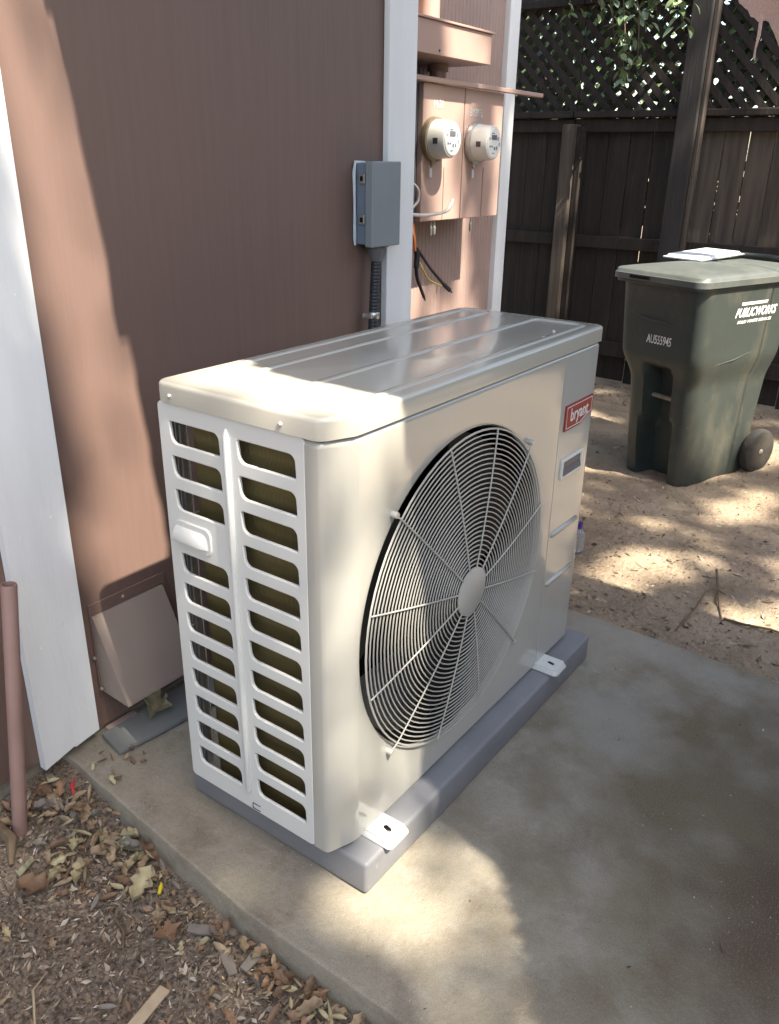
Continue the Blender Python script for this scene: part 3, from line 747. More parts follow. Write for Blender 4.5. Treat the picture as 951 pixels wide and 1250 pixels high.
    for i in range(nr+1):
        r = HUBR+.006+(RG-HUBR-.006)*i/nr
        if i == nr-0: r = RG
        w = MB(); seg = 40 if r < .15 else 64
        w.tube([(CX+r*math.cos(2*PI*q/seg), gy(r)+.002, CZ+r*math.sin(2*PI*q/seg)) for q in range(seg)], (.0014 if i < nr else .002), 5, closed=True)
        w.build('ring_wire', M['wire'], gd, 70)
    for k in range(12):
        q = PI/12+2*PI*k/12; diag = k in (1, 4, 7, 10)
        rs = [HUBR-.004, .1, .16, .22, .27, .3, .3175]
        pts = [(CX+r*math.cos(q), gy(r)-.0015, CZ+r*math.sin(q)) for r in rs]
        if diag: pts += [(CX+.326*math.cos(q), -.010, CZ+.326*math.sin(q)), (CX+.335*math.cos(q), -.005, CZ+.335*math.sin(q))]
        w = MB(); w.tube(pts, .0017, 6); w.build('spoke', M['wire'], gd, 70)
        if diag:
            w = MB(); w.lathe([(.0001, -.012), (.005, -.012), (.006, -.009), (.006, 0)], (CX+.337*math.cos(q), 0, CZ+.337*math.sin(q)), 'y', 14); w.build('clip', M['ac'], gd, 40)
    # --- fan
    fan = MB(); fan.lathe([(.0001, -.02), (.045, -.018), (.058, -.005), (.06, .05), (.0001, .05)], (CX, .06, CZ), 'y', 28); fn = fan.build('fan_hub', M['blade'], u, 40)
    for k in range(3):
        w = MB(); vs = []; nr_, na = 8, 8
        for i in range(nr_+1):
            r = .055+(.298-.055)*i/nr_; sw = .9-.15*i/nr_; a0 = 2*PI*k/3+.5+.35*i/nr_
            for j in range(na+1):
                a = a0+sw*1.55*(j/na-.5)
                vs.append((CX+r*math.cos(a), .065+.045*(j/na-.5)*(1-.3*i/nr_)-.01*i/nr_, CZ+r*math.sin(a)))
        w.add(vs, [(i*(na+1)+j, i*(na+1)+j+1, (i+1)*(na+1)+j+1, (i+1)*(na+1)+j) for i in range(nr_) for j in range(na)])
        w.build('blade', M['blade'], fn, 60)
    # --- feet
    for fx in (.112, .80):
        slot = [(x+(y+.030)*.25, y) for x, y in rrect(fx-.006, fx+.006, -.041, -.020, .0058)]
        b = curve_mesh([rrect(fx-.026, fx+.026, -.055, .02, .008), slot], .0008, .0008, lambda a, c, d: (a, c, .0865+d)); ft = b.build('foot', M['acend'], u, 30)
        b = MB(); p0 = rrect(fx-.027, fx+.027, -.056, .021, .008); p1 = rrect(fx-.032, fx+.032, -.061, .022, .010)
        b.loft([[(x, y, .0855) for x, y in p0], [(x, y, .076) for x, y in p1], [(x*1, y, .0745) for x, y in p1]], False, False); b.build('foot_skirt', M['acend'], ft, 50)
        b = MB(); b.lathe([(.0055, .0742), (.0055, .0810), (.003, .0825), (.0001, .0825)], (fx-.002, -.034, 0), 'z', 10); b.build('bolt', M['steel'] if fx < .5 else M['dark'], ft, 40)
    return u
unit()
def pad():
    b = MB(); b.box(.028, 1.006, -.046, .415, .0005, .073, .008, seg=3)
    tag(b.build('equipment_pad', M['pad'], smooth=50), 'grey plastic mounting pad under the outdoor unit on the slab', 'pad')
pad()

# ------------------------------------------------------------------ boxes, pipes and wiring on the wall
def disconnect():
    d = thing('disconnect_box', (1.02, .72, 1.12), 'grey metal disconnect box on the brown wall overlapping the white corner board', 'electrical box')
    b = MB(); b.box(.962, 1.068, .678, .716, 1.022, 1.222, .003); b.build('body', M['gboxs'], d)
    b = MB(); b.box(.953, 1.078, .653, .6775, 1.017, 1.227, .003); b.build('cover', M['gbox'], d)
    for z in (1.185, 1.085):
        b = MB(); b.box(.9555, .9615, .682, .700, z-.012, z+.012, .001); l = b.build('latch', M['steel'], d)
        b = MB(); b.box(.9540, .9554, .687, .695, z-.006, z+.006); b.build('latch_slot', M['dark'], l)
    b = MB(); p = [(.956, .712, 1.224), (.954, .714, 1.2), (.9535, .712, 1.12), (.955, .713, 1.04), (.958, .714, 1.02)]
    b.tube(p, [.003, .005, .0035, .005, .003], 7); b.tube([(.956, .713, 1.224), (.985, .711, 1.2245), (1.0, .712, 1.224)], [.004, .003, .002], 6); b.build('caulk_bead', M['caulk'], d, 60)
    b = MB(); b.lathe([(.004, 0), (.0035, .002), (.0001, .002)], (1.025, .654, 1.0195), 'y', 8); b.build('screw', M['dark'], d)
    c = thing('flexible_conduit', (1.0, .69, 1.0), 'dark ribbed flexible conduit running down from the grey box', 'conduit')
    cx = 1.02
    path = [(cx, .688, 1.0-.012*i) for i in range(34)]
    path = [(x-.0008*i if i < 20 else x-.016, y, z) for i, (x, y, z) in enumerate(path)]
    e = Vector(path[-1]); path += [(e.x-.005, e.y-.02, e.z-.03), (e.x-.02, e.y-.10, e.z-.06), (e.x-.06, .40, e.z-.07), (e.x-.07, UD+.001, e.z-.07)]
    # ribs
    fine = []; rr = []
    for i in range(len(path)-1):
        a, q = Vector(path[i]), Vector(path[i+1]); m = max(2, int((q-a).length/.003))
        for k in range(m): fine.append(a+(q-a)*k/m); rr.append(.0148 if len(rr) % 3 else .0135)
    b = MB(); b.tube(fine, rr, 12); b.build('ribbed_tube', M['rubber'], c, 30)
    b = MB(); b.lathe([(.021, .0), (.023, -.004), (.022, -.02), (.018, -.034), (.016, -.04)], (cx, .688, 1.0165), 'z', 16); b.build('collar', M['fitting'], c, 40)
    b = MB(); b.lathe([(.0165, -.009), (.0172, -.008), (.0172, .008), (.0165, .009)], (cx-.0118, .688, .832), 'z', 18); cl = b.build('strap', M['steel'], c, 40)
    b = MB(); b.box(cx-.040, cx-.026, .703, .7065, .826, .838, .001); b.box(cx-.034, cx-.026, .68, .704, .826, .838, .001); b.build('strap_ear', M['steel'], cl)
disconnect()
def meters():
    e = thing('meter_cabinet', (1.92, 1.15, 1.03), 'pink painted double meter cabinet in the recessed bay between white boards', 'meter cabinet')
    x0, x1, xs = 1.655, 2.195, 1.917
    b = MB(); b.box(x0-.03, x1-.001, 1.0, 1.149, 1.042, 1.462, .002); b.build('cabinet_box', M['fitting'], e)
    for a, c in ((x0, xs-.003), (xs+.003, x1)):
        b = MB(); b.box(a, c, .978, .999, 1.034, 1.466, .003); d = b.build('cover', M['pinkm'], e)
        b = MB(); m = a+.53*(c-a); b.box(m, m+.004, .9745, .9779, 1.036, 1.21); b.build('cover_lip', M['pinkm'], d)
    for lx in (1.735, 2.01):
        for k in range(2 if lx < 1.9 else 1):
            b = MB(); b.box(lx+k*.022, lx+.012+k*.022, .984, .994, .985, 1.015, .004); q = b.build('padlock', M['steel'], e, 40)
            b = MB(); b.tube([(lx+.002+k*.022, .989, 1.014), (lx+.003+k*.022, .989, 1.032), (lx+.009+k*.022, .989, 1.032), (lx+.010+k*.022, .989, 1.014)], .0018, 5); b.build('shackle', M['steel'], q)
    b = text_mesh('14 21', .036, lambda a, c, d: (1.745+a, .9765+d, 1.405+c), .0003, width=.8); b.build('chalk_marks', M['print'], e)
    b = text_mesh('BY30FL', .036, lambda a, c, d: (1.995+a, .9765+d, 1.39+c), .0003, shear=.1, width=.78); b.build('chalk_marks', M['print'], e)
    # raceway above, with its short pipes
    r = thing('wiring_raceway', (1.7, 1.15, 1.58), 'pink painted wiring trough on the bay wall above the meters', 'raceway')
    b = MB(); b.box(1.30, 1.945, .90, 1.149, 1.535, 1.627, .002); b.build('trough', M['pinkm'], r)
    b = MB(); b.box(1.295, 1.955, .893, 1.149, 1.6275, 1.634, .001); b.build('trough_lid', M['pinkm'], r)
    b = MB(); b.lathe([(.0035, 0), (.003, -.002), (.0001, -.002)], (1.62, .8995, 1.548), 'y', 8); b.build('screw', M['dark'], r)
    for px in (1.66, 1.86):
        b = MB(); b.lathe([(.03, 1.4665), (.03, 1.5345)], (px, 1.06, 0), 'z', 20); b.lathe([(.036, 1.515), (.036, 1.5346)], (px, 1.06, 0), 'z', 20); b.build('nipple', M['pinkm'], r, 40)
    for px, rr in ((1.795, .036), (1.66, .03)):
        p = thing('riser_pipe', (px, 1.06, 1.634), 'pink painted vertical pipe rising from the trough, %s one' % ('wider right' if px > 1.7 else 'narrower left'), 'pipe', 'riser pipes above the trough')
        b = MB(); b.lathe([(rr, 1.6345), (rr, 3.2)], (px, 1.06, 0), 'z', 20); b.build('tube', M['pinkm'], p, 40)
        b = MB(); b.lathe([(rr+.007, 1.6345), (rr+.007, 1.66), (rr+.001, 1.668)], (px, 1.06, 0), 'z', 20); b.build('collar', M['pinkm'], p, 40)
    t = MB(); t.box(1.50, 2.459, .948, .972, 1.4665, 1.481, .002); 
    tag(t.build('wood_strip', M['stick']), 'long pinkish wood strip lying across the top of the meter cabinet', 'wood strip')
    bpy.data.objects['wood_strip'].data.materials[0] = M['pinkm']
    for i, (mx, mz, lab) in enumerate(((1.712, 1.296, 'left electric meter, next to the white corner board'), (1.992, 1.292, 'right electric meter, farther from the grey box'))):
        m = thing('electric_meter', (mx, .977, mz), 'round white glass '+lab, 'electric meter', 'electric meters on the cabinet')
        c = (mx, 0, mz)
        b = MB(); b.lathe([(.060, .9765), (.070, .9765), (.072, .970), (.070, .958), (.062, .956)], c, 'y', 44); b.build('ring', M['brass'] if i == 0 else M['steel'], m, 40)
        b = MB(); b.lathe([(.062, .957), (.0615, .950), (.060, .93), (.058, .905), (.054, .897), (.050, .8955), (.0001, .8955)], c, 'y', 44); s_ = b.build('shell', M['meterw'], m, 40)
        b = MB(); b.lathe([(.049, .8954), (.0485, .8935), (.0001, .893)], c, 'y', 40); fc = b.build('face', M['meterface'], m, 40)
        b = MB(); b.box(mx-.021, mx+.014, .8915, .8926, mz+.010, mz+.026); b.build('display', M['fitting'], fc)
        b = MB()
        for dx, dz, w, h in ((-.034, .014, .005, .006), (.024, .014, .006, .012), (.034, -.004, .004, .012), (-.030, -.012, .007, .006), (-.017, -.012, .008, .006), (.002, -.018, .009, .010), (.017, -.017, .007, .012), (-.006, -.034, .014, .003), (-.012, .031, .018, .003)):
            b.box(mx+dx-w/2, mx+dx+w/2, .8915, .8926, mz+dz-h/2, mz+dz+h/2)
        b.build('printed_marks', M['gboxs'], fc)
        b = MB(); b.box(mx-.0615, mx-.0575, .916, .934, mz-.014, mz+.004, .001); b.build('side_window', M['ink'], s_)
        b = MB(); b.tube([(mx-.02, .962, mz-.066), (mx-.024, .960, mz-.078), (mx-.022, .96, mz-.086)], [.005, .006, .002], 7); sl = b.build('seal', M['brass'] if i == 0 else M['steel'], m, 50)
        b = MB(); b.box(mx-.029, mx-.016, .962, .964, mz-.118, mz-.09, .001); b.build('seal_tag', M['tray'], sl)
meters()
def wires():
    def smooth(pts, k=8):
        p = [Vector(x) for x in pts]; p = [p[0]*2-p[1]]+p+[p[-1]*2-p[-2]]; out = []
        for i in range(1, len(p)-2):
            for q in range(k):
                t = q/k; a, b_, c, d = p[i-1:i+3]
                out.append(.5*((2*b_)+(c-a)*t+(2*a-5*b_+4*c-d)*t*t+(3*b_-a-3*c+d)*t**3))
        out.append(p[-2]); return out
    b = MB(); b.tube(smooth([(1.40, 1.08, 1.21), (1.52, .93, 1.165), (1.556, .92, 1.115), (1.52, .93, 1.08), (1.49, .95, 1.072)]), .0045, 7)
    tag(b.build('looped_cable', M['wirew'], smooth=60), 'thin white cable looping out from behind the white corner board', 'cable')
    b = MB(); b.tube(smooth([(1.40, 1.02, 1.08), (1.52, .93, 1.066), (1.60, .91, 1.062), (1.69, .90, 1.07), (1.725, .90, 1.09), (1.738, .90, 1.108)]), .0058, 7)
    tag(b.build('white_cable', M['wirew'], smooth=60), 'white cable sticking out sideways with its end bent upward under the left meter', 'cable')
    w = thing('wire_bundle', (1.58, .95, 1.0), 'hanging bundle of orange wires taped black at the ends beside the corner board', 'wires')
    for k, (dx, m) in enumerate(((-.012, 'wireo'), (-.004, 'wirey'), (.004, 'wireo'), (.010, 'wireo'))):
        b = MB(); b.tube(smooth([(1.46+dx, 1.10, 1.09), (1.555+dx, .97, 1.045), (1.575+dx, .945+k*.003, 1.0), (1.588+dx*.5, .945+k*.003, .945)]), .0046, 6); b.build('wire', M[m], w, 60)
    b = MB(); b.tube(smooth([(1.590, .948, .952), (1.596, .946, .93), (1.592, .945, .89), (1.60, .945, .852), (1.622, .944, .815), (1.650, .943, .772)]), [.010]*17+[.0065]*12+[.0055]*10+[.003]*2, 8); b.build('taped_end', M['tape'], w, 60)
    b = MB(); b.tube(smooth([(1.600, .944, .945), (1.66, .935, .885), (1.735, .93, .828), (1.80, .925, .785)]), [.005]*10+[.0055]*8+[.008]*5+[.003]*2, 8); b.build('taped_end', M['tape'], w, 60)
    b = MB(); b.tube(smooth([(1.603, .94, .905), (1.63, .936, .87), (1.66, .934, .842), (1.73, .93, .815)]), .0038, 6); b.build('wire', M['wirey'], w, 60)
wires()
def vent():
    v = thing('vent_hood', (.13, .72, .12), 'brownish metal wall vent hood low on the wall between the left board and the unit', 'vent hood')
    x0, x1 = .034, .226
    b = MB(); pr = [(.7195, .308), (.71, .306), (.622, .120), (.620, .113), (.7195, .118)]
    b.loft([[(x0, y, z) for y, z in pr], [(x1, y, z) for y, z in pr]]); b.build('hood', mat('vent_paint', (.28, .225, .19), (.24, .19, .16), 4, .5, .0004, 40), v)
    b = MB(); b.box(x0-.004, x1+.010, .714, .7195, .309, .336, .001); b.box(x0-.004, x0-.001, .714, .7195, .10, .308); b.box(x1+.001, x1+.012, .714, .7195, .10, .308); b.build('flange', M['pink'], v)
    b = MB(); b.lathe([(.004, 0), (.003, -.003), (.0001, -.003)], (.118, .7135, .323), 'y', 8); b.build('screw', M['pinkd'], v)
    for z, y in ((.205, .712), (.13, .70)):
        b = MB(); b.lathe([(.0045, .001), (.004, -.003), (.0001, -.005)], (x0-.006, y+.004, z), 'y', 8); b.build('screw', M['steel'], v)
    b = MB(); a, c = Vector((-.247, .63, -.06)), Vector((-.178, .62, .510)); d = (c-a).normalized(); n = 18; r1, r0 = .0145, .0118
    o = d.orthogonal().normalized(); o2 = d.cross(o)
    def rg(p, r): return [p+(o*math.cos(2*PI*i/n)+o2*math.sin(2*PI*i/n))*r for i in range(n)]
    b.loft([rg(a, r1), rg(c-d*.002, r1), rg(c, r1-.001), rg(c, r0), rg(c-d*.08, r0)], True, True)
    tag(b.build('stub_pipe', mat('pipe_paint', (.30, .19, .165), (.26, .165, .14), 12, .55, .0003, 60), smooth=40), 'open topped pinkish pipe stub rising from the leaves at the far left', 'pipe')
    b = MB(); poly = [(.010, .700), (-.002, .622), (.10, .607), (.46, .573), (.52, .60), (.46, .662), (.2, .690)]
    b.prism(poly, lambda x, y, t: (x, y, .006+t+.012*(.72-y)*0+.02*sstep(.62, .72, y)*.4), .007)
    tag(b.build('flat_board', M['slate'], smooth=30), 'flat grey fibre board lying on the slab against the wall under the vent', 'board')
    b = MB(); b.box(.03, .11, .700, .718, .001, .018, .003); tag(b.build('wood_scrap', M['pinkd']), 'short pinkish wood scrap between the flat grey board and the wall', 'wood scrap')
vent()

# ------------------------------------------------------------------ wheeled bin
def wheelie():
    t = thing('wheeled_bin', (2.62, .385, -.073), 'dark green wheeled rubbish bin standing on the dirt in front of the fence', 'bin', rot=(0, 0, math.radians(-19.7)))
    t.scale = (1.025, 1.025, .985); H = .885
    def sect(z, na=120):
        f = z/H; k = sstep(.50, .66, f)
        x0 = .0+.045*(1-f)-.055*k*.6-.03*f; x1 = .50+.07*f
        hw = .161+.022*f+.026*k
        r = .055; out = []
        # dense rounded rectangle, front edge first
        p = rrect(x0, x1, -hw, hw, r, 8); dense = []
        for i in range(len(p)):
            a, c = p[i], p[(i+1) % len(p)]; dd = math.hypot(c[0]-a[0], c[1]-a[1]); m = max(1, int(dd/.0135)) if dd > .03 else 1
            m = 22 if dd > .1 and abs(a[1]-c[1]) > abs(a[0]-c[0]) else 20 if dd > .1 else 1
            for q in range(m): dense.append((a[0]+(c[0]-a[0])*q/m, a[1]+(c[1]-a[1])*q/m))
        for x, y in dense:
            if x < x0+.1 and abs(y) < hw-.03:      # scooped front
                c = .012*0
                s_ = (1-sstep(.058, .072, abs(y-.0)))*(1-sstep(.50, .53, z))
                wide = (1-sstep(.072, .090, abs(y)))*(1-sstep(.22, .30, z))
                x += .10*max(s_, wide)*1.0
            # wheel arch at the back
            out.append((x, y, z))
        return out
    zs = [0, .006]+[.02+.0173*i for i in range(50)]
    lo = [sect(min(z, H)) for z in zs]
    lo[0] = [(x+(.2-x)*.03, y*.97, 0) for x, y, z in lo[0]]
    b = MB(); b.loft(lo, True, True); b.build('body', M['bin'], t, 50)
    # rim and lid
    def rect(x0, x1, hw, z, r=.05): return [(x, y, z) for x, y in rrect(x0, x1, -hw, hw, r, 7)]
    X0, X1, HW = -.108, .63, .226
    b = MB(); b.loft([rect(X0+.018, X1-.02, HW-.014, .868, .045), rect(X0+.012, X1-.016, HW-.010, .869, .045), rect(X0+.012, X1-.016, HW-.010, .884, .045)], True, True); b.build('rim', M['bin'], t, 40)
    b = MB(); lv = [(.0, .882), (0, .905), (.004, .909), (.006, .918), (.012, .923), (.045, .929), (.09, .934), (.14, .938)]
    b.loft([rect(X0+d, X1-d*.6, HW-d*.9, z, max(.02, .05-d*.2)) for d, z in lv], True, True); l = b.build('lid', M['binlid'], t, 40)
    b = MB(); b.box(X0-.006, X0+.004, .02, .12, .889, .903, .002); b.build('lid_grip', M['dark'], l)
    b = MB(); b.tube([(X1-.05, -HW+.02, .93), (X1+.01, -HW+.02, .94), (X1+.012, 0, .945), (X1+.01, HW-.02, .94), (X1-.05, HW-.02, .93)], .013, 8); b.build('rear_handle', M['bin'], t, 50)
    b = MB(); b.tube([(.075, -.085, .375), (.075, .085, .375)], .011, 12); b.build('lift_bar', M['binbar'], t, 50)
    for sy in (-1, 1):
        yy = sy*.19; w = MB(); w.lathe([(.012, -.022), (.07, -.020), (.09, -.022), (.100, -.018), (.104, -.008), (.104, .008), (.100, .018), (.09, .022), (.07, .02), (.012, .022)], (.52, yy, .103), 'y', 32); wo = w.build('wheel', M['tyre'], t, 40)
        w = MB(); w.lathe([(.0001, -.027), (.010, -.026), (.014, -.022), (.014, .022), (.010, .026), (.0001, .027)], (.52, yy, .103), 'y', 16); w.build('hub_cap', M['binbar'], wo, 40)
    b = MB(); b.tube([(.52, -.19, .103), (.52, .19, .103)], .008, 8); b.build('axle', M['binbar'], t, 50)
    # collar ledge and hand-hold under the rim
    b = MB(); b.tube([(-.055, .10, .735), (-.062, .02, .722), (-.055, -.07, .722)], [.002, .005, .002], 6); b.build('moulded_ledge', M['bin'], t, 50)
    b = MB(); b.tube([(.06, -.196, .555), (.2, -.202, .57), (.34, -.200, .60)], [.001, .0035, .001], 6); b.build('moulded_ledge', M['bin'], t, 50)
    # lettering, laid on the skin of the bin
    fr = [p for p in sect(.66)]; xf = min(p[0] for p in fr)
    x = text_mesh('AU555945', .050, lambda a, c, d: (min(q[0] for q in sect(.642+c*1.05))-.0012+d, -.012-a, .642+c*1.05), .0004, shear=.12, bold=.0004, width=.56); x.build('lettering', M['print'], t)
    def side(z): return min(p[1] for p in sect(z))
    x = text_mesh('PUBLICWORKS', .046, lambda a, c, d: (.285+a, side(.765+c*1.1)-.0012+d, .765+c*1.1), .0004, shear=.35, bold=.0014, width=.86); x.build('lettering', M['print'], t)
    x = text_mesh('SOLID WASTE SERVICES', .017, lambda a, c, d: (.285+a, side(.728+c)-.0012+d, .728+c), .0004, shear=.3, bold=.0004, width=1.25); x.build('lettering', M['print'], t)
    b = MB(); b.prism([(.182, .797), (.35, .797), (.356, .809), (.182, .809)], lambda a, c, q: (a, side(c)-.0012+q, c), .0008); b.build('printed_bar', M['print'], t)
    tr = thing('plastic_tray', (3.06, .40, .860), 'pale flat plastic tray lying upside down on the lid of the green bin', 'tray', rot=(0, math.radians(-3), math.radians(-20)))
    b = MB(); b.loft([rect(-.15, .15, .105, .0, .01), rect(-.15, .15, .105, .005, .01), rect(-.14, .14, .095, .006, .01), rect(-.135, .135, .09, .015, .012)], True, True); b.build('pan', M['tray'], tr, 30)
    b = MB(); b.box(-.151, .151, -.1062, -.1055, .0005, .0045); b.build('pan_edge', M['steel'], tr)
wheelie()

# ------------------------------------------------------------------ litter, chips, leaves, twigs
def chips():
    rnd = random.Random(21)
    pal = [(.30, .24, .17), (.20, .15, .11), (.12, .085, .06), (.08, .058, .042), (.38, .32, .23), (.24, .20, .17), (.45, .40, .33), (.16, .12, .09), (.26, .17, .11)]
    b = MB()
    def chip(x, y, z, s, col, rnd=rnd, asp=None):
        n = Vector((rnd.gauss(0, .5), rnd.gauss(0, .5), 1)).normalized(); a = n.orthogonal().normalized(); a.rotate(Matrix.Rotation(rnd.uniform(0, 6.28), 3, n)); c = n.cross(a)
        q = asp or rnd.uniform(.08, .5); p = Vector((x, y, z)); k = rnd.uniform(-.3, .5)
        b.add([p-a*s, p-a*s*.1-c*s*q+n*s*k*.4, p+a*s+n*s*k*.3, p+a*s*rnd.uniform(-.3, .3)+c*s*q+n*s*k*.4], [(0, 1, 2), (0, 2, 3)], col)
    for _ in range(30000):
        x = -.128-abs(rnd.gauss(0, .33)) if rnd.random() < .6 else rnd.uniform(-1.0, -.08); y = rnd.uniform(-.55, .715)
        if x > slab_edge(y)-.004 or x < -1.1: continue
        s = rnd.choice((.0015, .0015, .002, .002, .003, .003, .004, .006, .010)); w = rnd.random()
        col = (.58, .56, .52) if w < .02 else rnd.choice(pal); j = rnd.uniform(.65, 1.15)
        chip(x, y, gz(x, y)+rnd.uniform(.0, .008), s, tuple(c*j for c in col))
    o = b.build('leaf_litter', M['chips'], recalc=False); tag(o, 'fine brown mulch and broken leaf litter left of the slab', 'leaf litter', kind='stuff')
    b = MB()
    for _ in range(14000):
        x = 1.2+abs(rnd.gauss(0, .9)); y = rnd.uniform(-1.2, 1.1)
        if x < 1.25+.04*y or x > 4.1: continue
        s = rnd.choice((.002, .002, .003, .004, .005, .007, .012)) if rnd.random() < .96 else rnd.uniform(.012, .022); w = rnd.random(); j = rnd.uniform(.6, 1.2)
        col = (.5, .45, .37) if w < .04 else rnd.choice(((.30, .23, .17), (.22, .165, .12), (.14, .10, .075), (.36, .29, .22)))
        chip(x, y, gz(x, y)+.001, s, tuple(c*j for c in col))
    for _ in range(500):   # a drift of debris at the fence foot
        x = rnd.uniform(3.7, 4.15); y = rnd.uniform(.2, 1.5); j = rnd.uniform(.7, 1.2); chip(x, y, gz(x, y)+.004, rnd.uniform(.006, .016), tuple(c*j for c in rnd.choice(pal)))
    o = b.build('dirt_crumbs', M['chips'], recalc=False); tag(o, 'loose crumbs, pebbles and bark bits scattered over the bare dirt', 'debris', kind='stuff')
    b = MB()
    for _ in range(1300):
        y = rnd.uniform(-1.2, .68); w = rnd.random(); x = rnd.uniform(-.11, 1.2)
        if .02 < x < 1.01 and y > -.05: continue
        d = rnd.random(); s = rnd.choice((.0008, .001, .0014, .002)) if d < .93 else rnd.uniform(.003, .005); j = rnd.uniform(.6, 1.2)
        col = (.66, .64, .58) if w < .15 else rnd.choice(((.10, .075, .055), (.16, .12, .08), (.06, .045, .035), (.2, .15, .1)))
        chip(x, y, .0012+s*.15, s, tuple(c*j for c in col))
    for cx, cy, sp_, n, light in ((.42, -.60, .04, 30, 1), (.55, -.42, .03, 14, 1), (-.06, .46, .018, 60, 0), (-.05, .66, .02, 50, 0), (.08, .60, .05, 60, 0), (.72, -.2, .05, 16, 1), (.02, .12, .02, 25, 1), (-.04, .14, .02, 25, 1), (.9, -.3, .1, 60, 0)):
        for _ in range(n):
            x, y = rnd.gauss(cx, sp_), rnd.gauss(cy, sp_); j = rnd.uniform(.6, 1.2)
            if x < slab_edge(y)+.004: continue
            chip(x, y, .002, rnd.uniform(.001, .0026), tuple(c*j for c in ((.50, .46, .39) if light and rnd.random() < .7 else rnd.choice(pal))))
    o = b.build('slab_specks', M['chips'], recalc=False); tag(o, 'paint flecks and tiny debris scattered on the concrete slab', 'debris', kind='stuff')
chips()
def dry_leaf(Lg, Wd, curl, lobes, twist, seed):
    rnd = random.Random(seed); b = MB(); n, m = 9, 4; vs = []
    for i in range(n+1):
        t = i/n; w = Wd*.5*max(.03, math.sin(PI*min(1, t*.94+.03)))**.75
        if lobes: w *= 1+.38*math.sin(t*PI*2*lobes+seed)
        for j in range(m+1):
            s_ = j/m*2-1
            y = s_*w; z = curl*Wd*(s_*s_)*.55 + Lg*.10*math.sin(t*3+seed)*.6 + twist*s_*w*(t-.5) + rnd.uniform(-.03, .03)*Wd
            vs.append(((t-.5)*Lg, y, z))
    b.add(vs, [(i*(m+1)+j, i*(m+1)+j+1, (i+1)*(m+1)+j+1, (i+1)*(m+1)+j) for i in range(n) for j in range(m)])
    return b
def leaves():
    rnd = random.Random(33)
    cname = {'tan': 'tan', 'brown': 'dark brown', 'pale': 'pale yellowish', 'grey': 'greyish brown', 'rust': 'rusty orange', 'green': 'dull green'}
    sname = ('narrow smooth', 'wavy edged', 'slender curled', 'broad lobed')
    protos = {}
    for q in LEAFC:
        protos[q] = [dry_leaf(.036+.006*k, (.015, .02, .012, .024)[k], (.5, .9, .3, 1.2)[k], (0, 2, 0, 3)[k], (.4, -.8, 1.0, .3)[k], k+hash(q) % 7*0+len(q)).mesh('dry_leaf', M['leaf_'+q], smooth=180) for k in range(4)]
    def put(x, y, q, s, dz=.006, place='on the open mulch'):
        k = rnd.randrange(4)
        o = bpy.data.objects.new('dry_leaf', protos[q][k]); COL.objects.link(o)
        o.location = (x, y, gz(x, y)+dz); o.rotation_euler = (rnd.gauss(0, .45), rnd.gauss(0, .4), rnd.uniform(0, 6.28)); o.scale = (s, s, s)
        tag(o, '%s %s dry leaf %s' % (sname[k], cname[q], place), 'leaf', '%s %s leaves %s' % (sname[k], cname[q], place))
    n = 0
    while n < 105:   # the drift by the pipe and the slab corner
        x = rnd.gauss(-.17, .055); y = rnd.gauss(.56, .09)
        if x > slab_edge(y)-.008 or y > .69: continue
        put(x, y, rnd.choice(('tan', 'tan', 'pale', 'brown', 'pale', 'tan', 'tan', 'rust', 'grey', 'green')), rnd.uniform(.5, 1.0), rnd.uniform(.004, .024), 'in the drift between the stub pipe and slab corner' if x > -.19 else 'in the drift at the foot of the stub pipe'); n += 1
    n = 0
    while n < 70:    # leaves blown against the foot of the slab nearer the camera
        y = rnd.uniform(-.3, .16); x = slab_edge(y)-.012-abs(rnd.gauss(0, .045))
        put(x, y, rnd.choice(('tan', 'rust', 'grey', 'tan', 'pale', 'brown')), rnd.uniform(.45, .95), rnd.uniform(.004, .018), 'heaped against the nearer slab edge'); n += 1
    n = 0
    while n < 120:
        x = rnd.uniform(-.62, -.12); y = rnd.uniform(-.35, .68)
        if rnd.random() < .45: x = slab_edge(y)-abs(rnd.gauss(0, .04))-.01
        if x > slab_edge(y)-.008: continue
        put(x, y, rnd.choice(('tan', 'tan', 'tan', 'brown', 'grey', 'brown', 'pale')), rnd.choice((.35, .4, .5, .6, .7, .9)), rnd.uniform(.003, .014), 'along the foot of the slab edge' if x > slab_edge(y)-.07 else 'on the open mulch around the flat stick' if y < .28 else 'on the open mulch below the pipe'); n += 1
    for _ in range(16):
        y = rnd.uniform(.56, .67); x = slab_edge(y)+rnd.uniform(.01, .12)
        put(x, y, rnd.choice(('tan', 'brown', 'pale')), rnd.uniform(.3, .6), .004, 'on the slab by the flat grey board'); COL.objects[-1].location.z = .005
    def single(name, me, loc, rot, label, cat, s=1):
        o = bpy.data.objects.new(name, me); COL.objects.link(o); o.location = loc; o.rotation_euler = rot; o.scale = (s, s, s); return tag(o, label, cat)
    single('dry_leaf', dry_leaf(.105, .026, .5, 0, .2, 3).mesh('dry_leaf', M['leaf_green'], smooth=180), (-.128, .435, gz(-.13, .435)+.022), (.1, .1, math.radians(-62)), 'long narrow grey green leaf lying along the slab edge', 'leaf')
    single('dry_leaf', dry_leaf(.065, .04, .8, 3, .3, 5).mesh('dry_leaf', M['leaf_pale'], smooth=180), (-.175, .335, gz(-.175, .335)+.012), (.1, -.1, .3), 'pale cream lobed leaf alone on dark mulch', 'leaf')
    single('dry_leaf', dry_leaf(.05, .045, .6, 2, .3, 2).mesh('dry_leaf', M['leaf_rust'], smooth=180), (-.215, .215, gz(-.215, .215)+.012), (.1, .2, 1.3), 'round orange brown leaf on the mulch above the pale stick', 'leaf')
